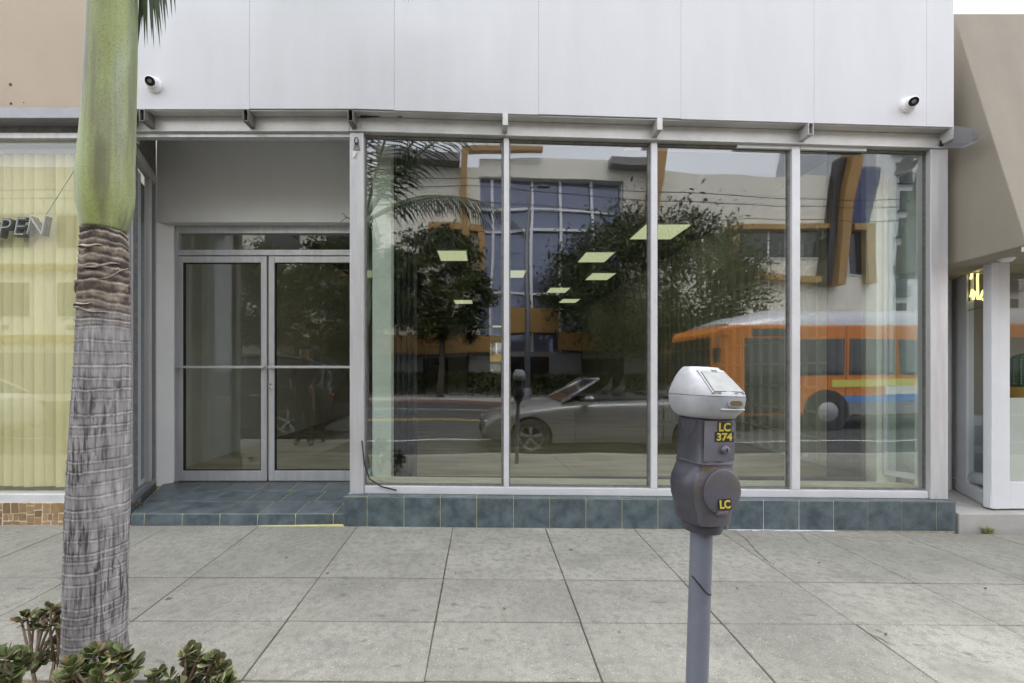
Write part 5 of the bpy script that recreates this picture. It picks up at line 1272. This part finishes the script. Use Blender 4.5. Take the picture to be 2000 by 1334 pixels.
        for s_ in (-.34, .34):
            MB().loft([[(2.55+xx, s_+.22*f_*math.cos(a), zz+.04*math.sin(a)) for a in [2*math.pi*k/14 for k in range(14)]] for xx, zz, f_ in ((-.05,.95,.95),(.05,1.12,1),(.10,1.17,.8),(.11,1.19,.5),(.12,1.28,.5),(.13,1.31,.3))]).build('seat_back', m_seat, t, smooth='all', local=True)
        MB().loft([[(3.22+xx, .62*f_*math.cos(a), 1.0+.09*f_*math.sin(a)) for a in [2*math.pi*k/16 for k in range(16)]] for xx, f_ in ((0,.9),(.15,1),(.42,.95),(.5,.7))]).build('folded_roof', m_seat, t, smooth='all', local=True)
        for s_ in (-1,1): MB().box(2.08, 2.75, min(s_*.74,s_*.75), max(s_*.74,s_*.75), .93, 1.12).build('side_glass', MAT['glass_in'], t, local=True)
    else:
        zr = 1.43 if not suv else 1.72
        gh = [(1.35,zc-.01),(2.05,zr-.03),(2.4,zr),(3.1,zr-.01),(3.55,zr-.12),(4.15,zc+.02)] if not suv else [(1.35,zc-.01),(1.95,zr-.03),(2.4,zr),(3.6,zr-.01),(4.15,zr-.1),(4.45,zc+.02)]
        secs = []
        for x, z in gh:
            f_ = (z-zc)/(zr-zc); hw = .76 - .16*max(0,f_)
            secs.append([(x,-.76,zc-.03),(x,.76,zc-.03),(x,hw,z),(x,-hw,z)])
        MB().loft(secs).build('greenhouse', m_cglass, t, local=True)
        rs = [(x, z) for x, z in gh[1:5]]
        MB().loft([[(x,-.615,z+.004),(x,.615,z+.004),(x,.55,z+.03),(x,-.55,z+.03)] for x, z in rs]).build('roof', paint, t, local=True)
        for s_ in (-1,1):
            g = MB()
            g.tube([(gh[0][0],s_*.755,gh[0][1]),(gh[1][0],s_*.612,gh[1][1]),(gh[2][0],s_*.612,gh[2][1]),(gh[3][0],s_*.612,gh[3][1]),(gh[4][0],s_*.625,gh[4][1]),(gh[5][0],s_*.755,gh[5][1])], .030, 7)
            g.tube([(2.75,s_*.775,zc-.02),(2.75,s_*.615,zr)], .03, 7); g.build('pillar', paint, t, smooth='all', local=True)
    return t
p_silver = mat('silver_paint', (.36,.355,.35), .28, metal=.6); p_dark = mat('black_paint', (.02,.021,.025), .15); p_white = mat('white_paint', (.72,.72,.71), .25)
car((.15, -1.12, rz(2.4)), 'silver open convertible parked beside the meter', p_silver, True)
car((-7.75, -1.15, rz(-5.5)), 'black sports utility car parked behind the two people', p_dark, False, suv=True)
car((-13.6, -1.15, rz(-7)), 'white saloon parked ahead of the black car', p_white, False)

# bus
BX, BY = R(1402, 700, -3.4).x, -4.75
bus = thing('city_bus', 'orange city bus with silver roof and yellow and blue skirt bands', 'bus', (BX, BY, rz(8)), (0,0,0))
m_or = mat('bus_orange', (.62,.19,.02), .35); m_sil = mat('bus_silver', (.55,.55,.57), .35, metal=.3); m_yl = mat('bus_yellow', (.65,.62,.10), .4); m_bl = mat('bus_blue', (.08,.25,.60), .4); m_gr = mat('bus_grey', (.22,.22,.24), .5)
def bs(x, hw, z0, z1): return [(x,-hw,z0),(x,hw,z0),(x,hw,z1),(x,-hw,z1)]
BL = 12.0
MB().loft([bs(.35,1.10,.42,1.0), bs(.12,1.2,.42,1.6), bs(.55,1.27,.42,2.78), bs(BL,1.27,.42,2.78)] if False else [[(x,-1.27,.9) if False else (x0_,y_,z_) for x0_,y_,z_ in q] for q in (bs(.25,1.12,.40,2.55), bs(.55,1.26,.38,2.72), bs(BL-.2,1.26,.38,2.72), bs(BL,1.18,.45,2.6))] if False else [bs(.0,1.05,.42,2.45), bs(.18,1.22,.40,2.62), bs(.6,1.27,.38,2.70), bs(BL-.3,1.27,.38,2.70), bs(BL,1.15,.5,2.55)]).build('body', m_or, bus, bevel=.05, local=True)
secs = []
for x, hw, h in ((.5,1.0,.06),(1.1,1.2,.30),(2.0,1.24,.50),(4,1.25,.54),(BL-.8,1.25,.54),(BL-.1,1.15,.35)):
    secs.append([(x, hw*math.cos(a), 2.69 + h*math.sin(a)**.7 if math.sin(a) > 0 else 2.69) for a in [math.pi*k/14 for k in range(15)]])
MB().loft(secs).build('roof', m_sil, bus, smooth=True, local=True)
for s_ in (-1, 1):
    ya, yb = (1.271, 1.285) if s_ > 0 else (-1.285, -1.271)
    for k in range(8):
        x0 = .75 + k*1.36
        if s_ > 0 and k in (0, 4): MB().box(x0, x0+1.16, ya, yb+.004, .45, 2.35).build('door', m_cglass, bus, bevel=.02, local=True); continue
        MB().box(x0, x0+1.22, ya, yb, 1.42, 2.32).build('window', m_cglass, bus, local=True)
    for k in range(8): MB().box(.66 + k*1.36, .672 + k*1.36, ya, ya+.004 if s_ > 0 else yb, .45, 2.66).build('panel_seam', m_trim, bus, local=True)
    MB().box(.95, 2.1, ya, yb, 2.40, 2.58).build('route_panel', m_cglass, bus, local=True)
    MB().box(3.05, BL-.3, ya, yb, 1.12, 1.30).build('yellow_band', m_yl, bus, local=True)
    MB().box(3.05, BL-.3, ya, yb, .74, .90).build('blue_band', m_bl, bus, local=True)
    MB().box(3.05, BL-.3, ya, yb, .42, .735).build('skirt', m_gr, bus, local=True)
    MB().box(4.4, 6.4, ya, yb+.012, .905, 1.115).build('advert_panel', p_white, bus, local=True)
    for wx in (2.9, 8.9):
        MB().lathe([(0,0),(.56,0),(.56,.02),(0,.02)], (wx, s_*1.287 - (.0 if s_ > 0 else .02), .5), 28, 'y').build('wheel_arch', m_trim, bus, local=True)
        MB().lathe([(0,-.1),(.48,-.1),(.50,.0),(.48,.05),(.3,.06),(.26,.03),(0,.03)] if s_ > 0 else [(0,.1),(.48,.1),(.50,.0),(.48,-.05),(.3,-.06),(.26,-.03),(0,-.03)], (wx, s_*1.30, .5), 28, 'y').build('wheel', m_tyre, bus, smooth=True, local=True)
        MB().lathe([(0,0),(.25,0),(.25,.012*s_),(.12,.03*s_),(0,.03*s_)], (wx, s_*1.332, .5), 20, 'y').build('hub', m_rim, bus, smooth=True, local=True)
    MB().lathe([(0,0),(.12,0),(.12,-.03),(0,-.03)], (.03, s_*.85, .75), 16, 'x').build('headlight', m_lampg, bus, local=True)
    MB().tube([(.3,s_*1.25,2.4),(-.05,s_*1.42,2.35),(-.1,s_*1.45,2.1)], .02, 6).box(-.16,-.08,min(s_*1.36,s_*1.52),max(s_*1.36,s_*1.52),1.75,2.1).build('mirror', m_trim, bus, local=True)
MB().hexa([(-.012,-.98,1.15),(.05,-.98,1.15),(.05,.98,1.15),(-.012,.98,1.15)],[(-.012,-.98,2.35),(.05,-.98,2.35),(.05,.98,2.35),(-.012,.98,2.35)]).build('windscreen', m_cglass, bus, local=True)
# road cone is not part of the view; kerbside people follow

# ================================================================== PEOPLE (seen in the door glass)
def person(loc, rotz, label, top_m, leg_m, shoe_m, skin_m, hair_m, hgt=1.76, arm=0.0):
    t = thing('person', label, 'person', loc, (0,0,rotz))
    k = hgt/1.76
    J = {'pel':(0,0,.95,.125),'wst':(0,0,1.10,.13),'chs':(0,0,1.30,.15),'nck':(0,.01,1.47,.06),'hd0':(0,-.01,1.56,.07),'hd1':(0,-.015,1.66,.088),'hd2':(0,0,1.73,.06),'nose':(0,-.095,1.635,.012)}
    E = [('pel','wst'),('wst','chs'),('chs','nck'),('nck','hd0'),('hd0','hd1'),('hd1','hd2'),('hd1','nose')]
    for s_, n_ in ((-1,'l'),(1,'r')):
        J.update({n_+'sh':(s_*.18,0,1.41,.065),n_+'el':(s_*.235,.02,1.13,.047),n_+'wr':(s_*(.22-.06*arm),-.10-.12*arm,.93+.12*arm,.03),n_+'pm':(s_*(.215-.07*arm),-.13-.14*arm,.87+.12*arm,.034),
                  n_+'hp':(s_*.095,0,.88,.092),n_+'kn':(s_*.105,-.02,.50,.063),n_+'an':(s_*.11,.01,.10,.045),n_+'to':(s_*.13,-.15,.045,.04),n_+'he':(s_*.11,.05,.045,.04),n_+'er':(s_*.088,0,1.63,.014)})
        E += [('chs',n_+'sh'),(n_+'sh',n_+'el'),(n_+'el',n_+'wr'),(n_+'wr',n_+'pm'),('pel',n_+'hp'),(n_+'hp',n_+'kn'),(n_+'kn',n_+'an'),(n_+'an',n_+'to'),(n_+'an',n_+'he'),('hd1',n_+'er')]
        pm = J[n_+'pm']
        for f_ in range(5):
            l = (.055,.075,.082,.076,.058)[f_]; ox = (f_-2)*.014
            a0 = (pm[0]+ (0 if f_ else -s_*.03), pm[1]+ox*1.1, pm[2]-.03-(0 if f_ else -.02), .010)
            b0 = (a0[0]-s_*.01, a0[1]-.01, a0[2]-l*.55, .009); c0 = (a0[0]-s_*.028, a0[1]-.012, a0[2]-l*.95, .008)
            J.update({f'{n_}f{f_}a':a0, f'{n_}f{f_}b':b0, f'{n_}f{f_}c':c0}); E += [(n_+'pm',f'{n_}f{f_}a'),(f'{n_}f{f_}a',f'{n_}f{f_}b'),(f'{n_}f{f_}b',f'{n_}f{f_}c')]
    keys = list(J); me = bpy.data.meshes.new('body'); me.from_pydata([tuple(v*k for v in J[q][:3]) for q in keys], [(keys.index(a), keys.index(b)) for a, b in E], [])
    ob = bpy.data.objects.new('body', me); COL.objects.link(ob)
    ob.modifiers.new('skin', 'SKIN'); sv = me.skin_vertices[0].data
    for i, q in enumerate(keys): sv[i].radius = (J[q][3]*k, J[q][3]*k*(.78 if q in ('pel','wst','chs') else 1)); sv[i].use_root = q == 'pel'
    ss = ob.modifiers.new('sub', 'SUBSURF'); ss.levels = 2; ss.render_levels = 2
    bpy.context.view_layer.update(); dg = bpy.context.evaluated_depsgraph_get(); m2 = bpy.data.meshes.new_from_object(ob.evaluated_get(dg)); ob.modifiers.clear(); ob.data = m2
    m2.materials.clear()
    for m_ in (top_m, leg_m, shoe_m, skin_m): m2.materials.append(m_)
    for p in m2.polygons:
        c = p.center; z = c.z/k; p.use_smooth = True
        p.material_index = 2 if z < .085 else 3 if z > 1.49 or (z < (.93+.12*arm) and z > .6 and abs(c.x) > .14) else 0 if (z > .97 or abs(c.x) > .19 and z > .7) else 1
    ob.parent = t
    MB().loft([[(r*math.cos(a)*k, .012*k + r*1.08*math.sin(a)*k, z*k) for a in [2*math.pi*i/20 for i in range(20)]] for r, z in ((.083,1.655),(.095,1.69),(.088,1.74),(.055,1.775),(.01,1.785))]).build('hair', hair_m, t, smooth='all', local=True)
    for s_ in (-1,1): MB().lathe([(0,-.004),(.010,-.002),(.010,.002),(0,.004)], (s_*.032*k, -.098*k, 1.655*k), 8, 'y').build('eye', MAT['lens'], t, local=True)
    return t
m_skin = mat('skin', (.30,.17,.10), .5); m_skin2 = mat('skin_dark', (.08,.045,.03), .5); m_hair = mat('dark_hair', (.012,.01,.009), .6)
px_ = (592-CX)/F*7.5
person((px_, 1.05, gz(px_,1.05)), rad(170), 'person in black jacket and dark trousers with yellow shoes on the pavement', mat('black_jacket_cloth', (.018,.018,.02), .8), mat('charcoal_trousers', (.04,.04,.045), .8), mat('yellow_shoes', (.45,.40,.10), .6), m_skin, m_hair, arm=1)
px_ = (622-CX)/F*8.0
person((px_, .72, gz(px_,.72)), rad(160), 'person in grey blue shirt holding a paper beside the black jacketed one', mat('grey_blue_shirt', (.14,.15,.20), .8), mat('black_trousers', (.02,.02,.022), .8), mat('black_shoes', (.015,.015,.015), .5), m_skin2, m_hair, 1.72, arm=.4)
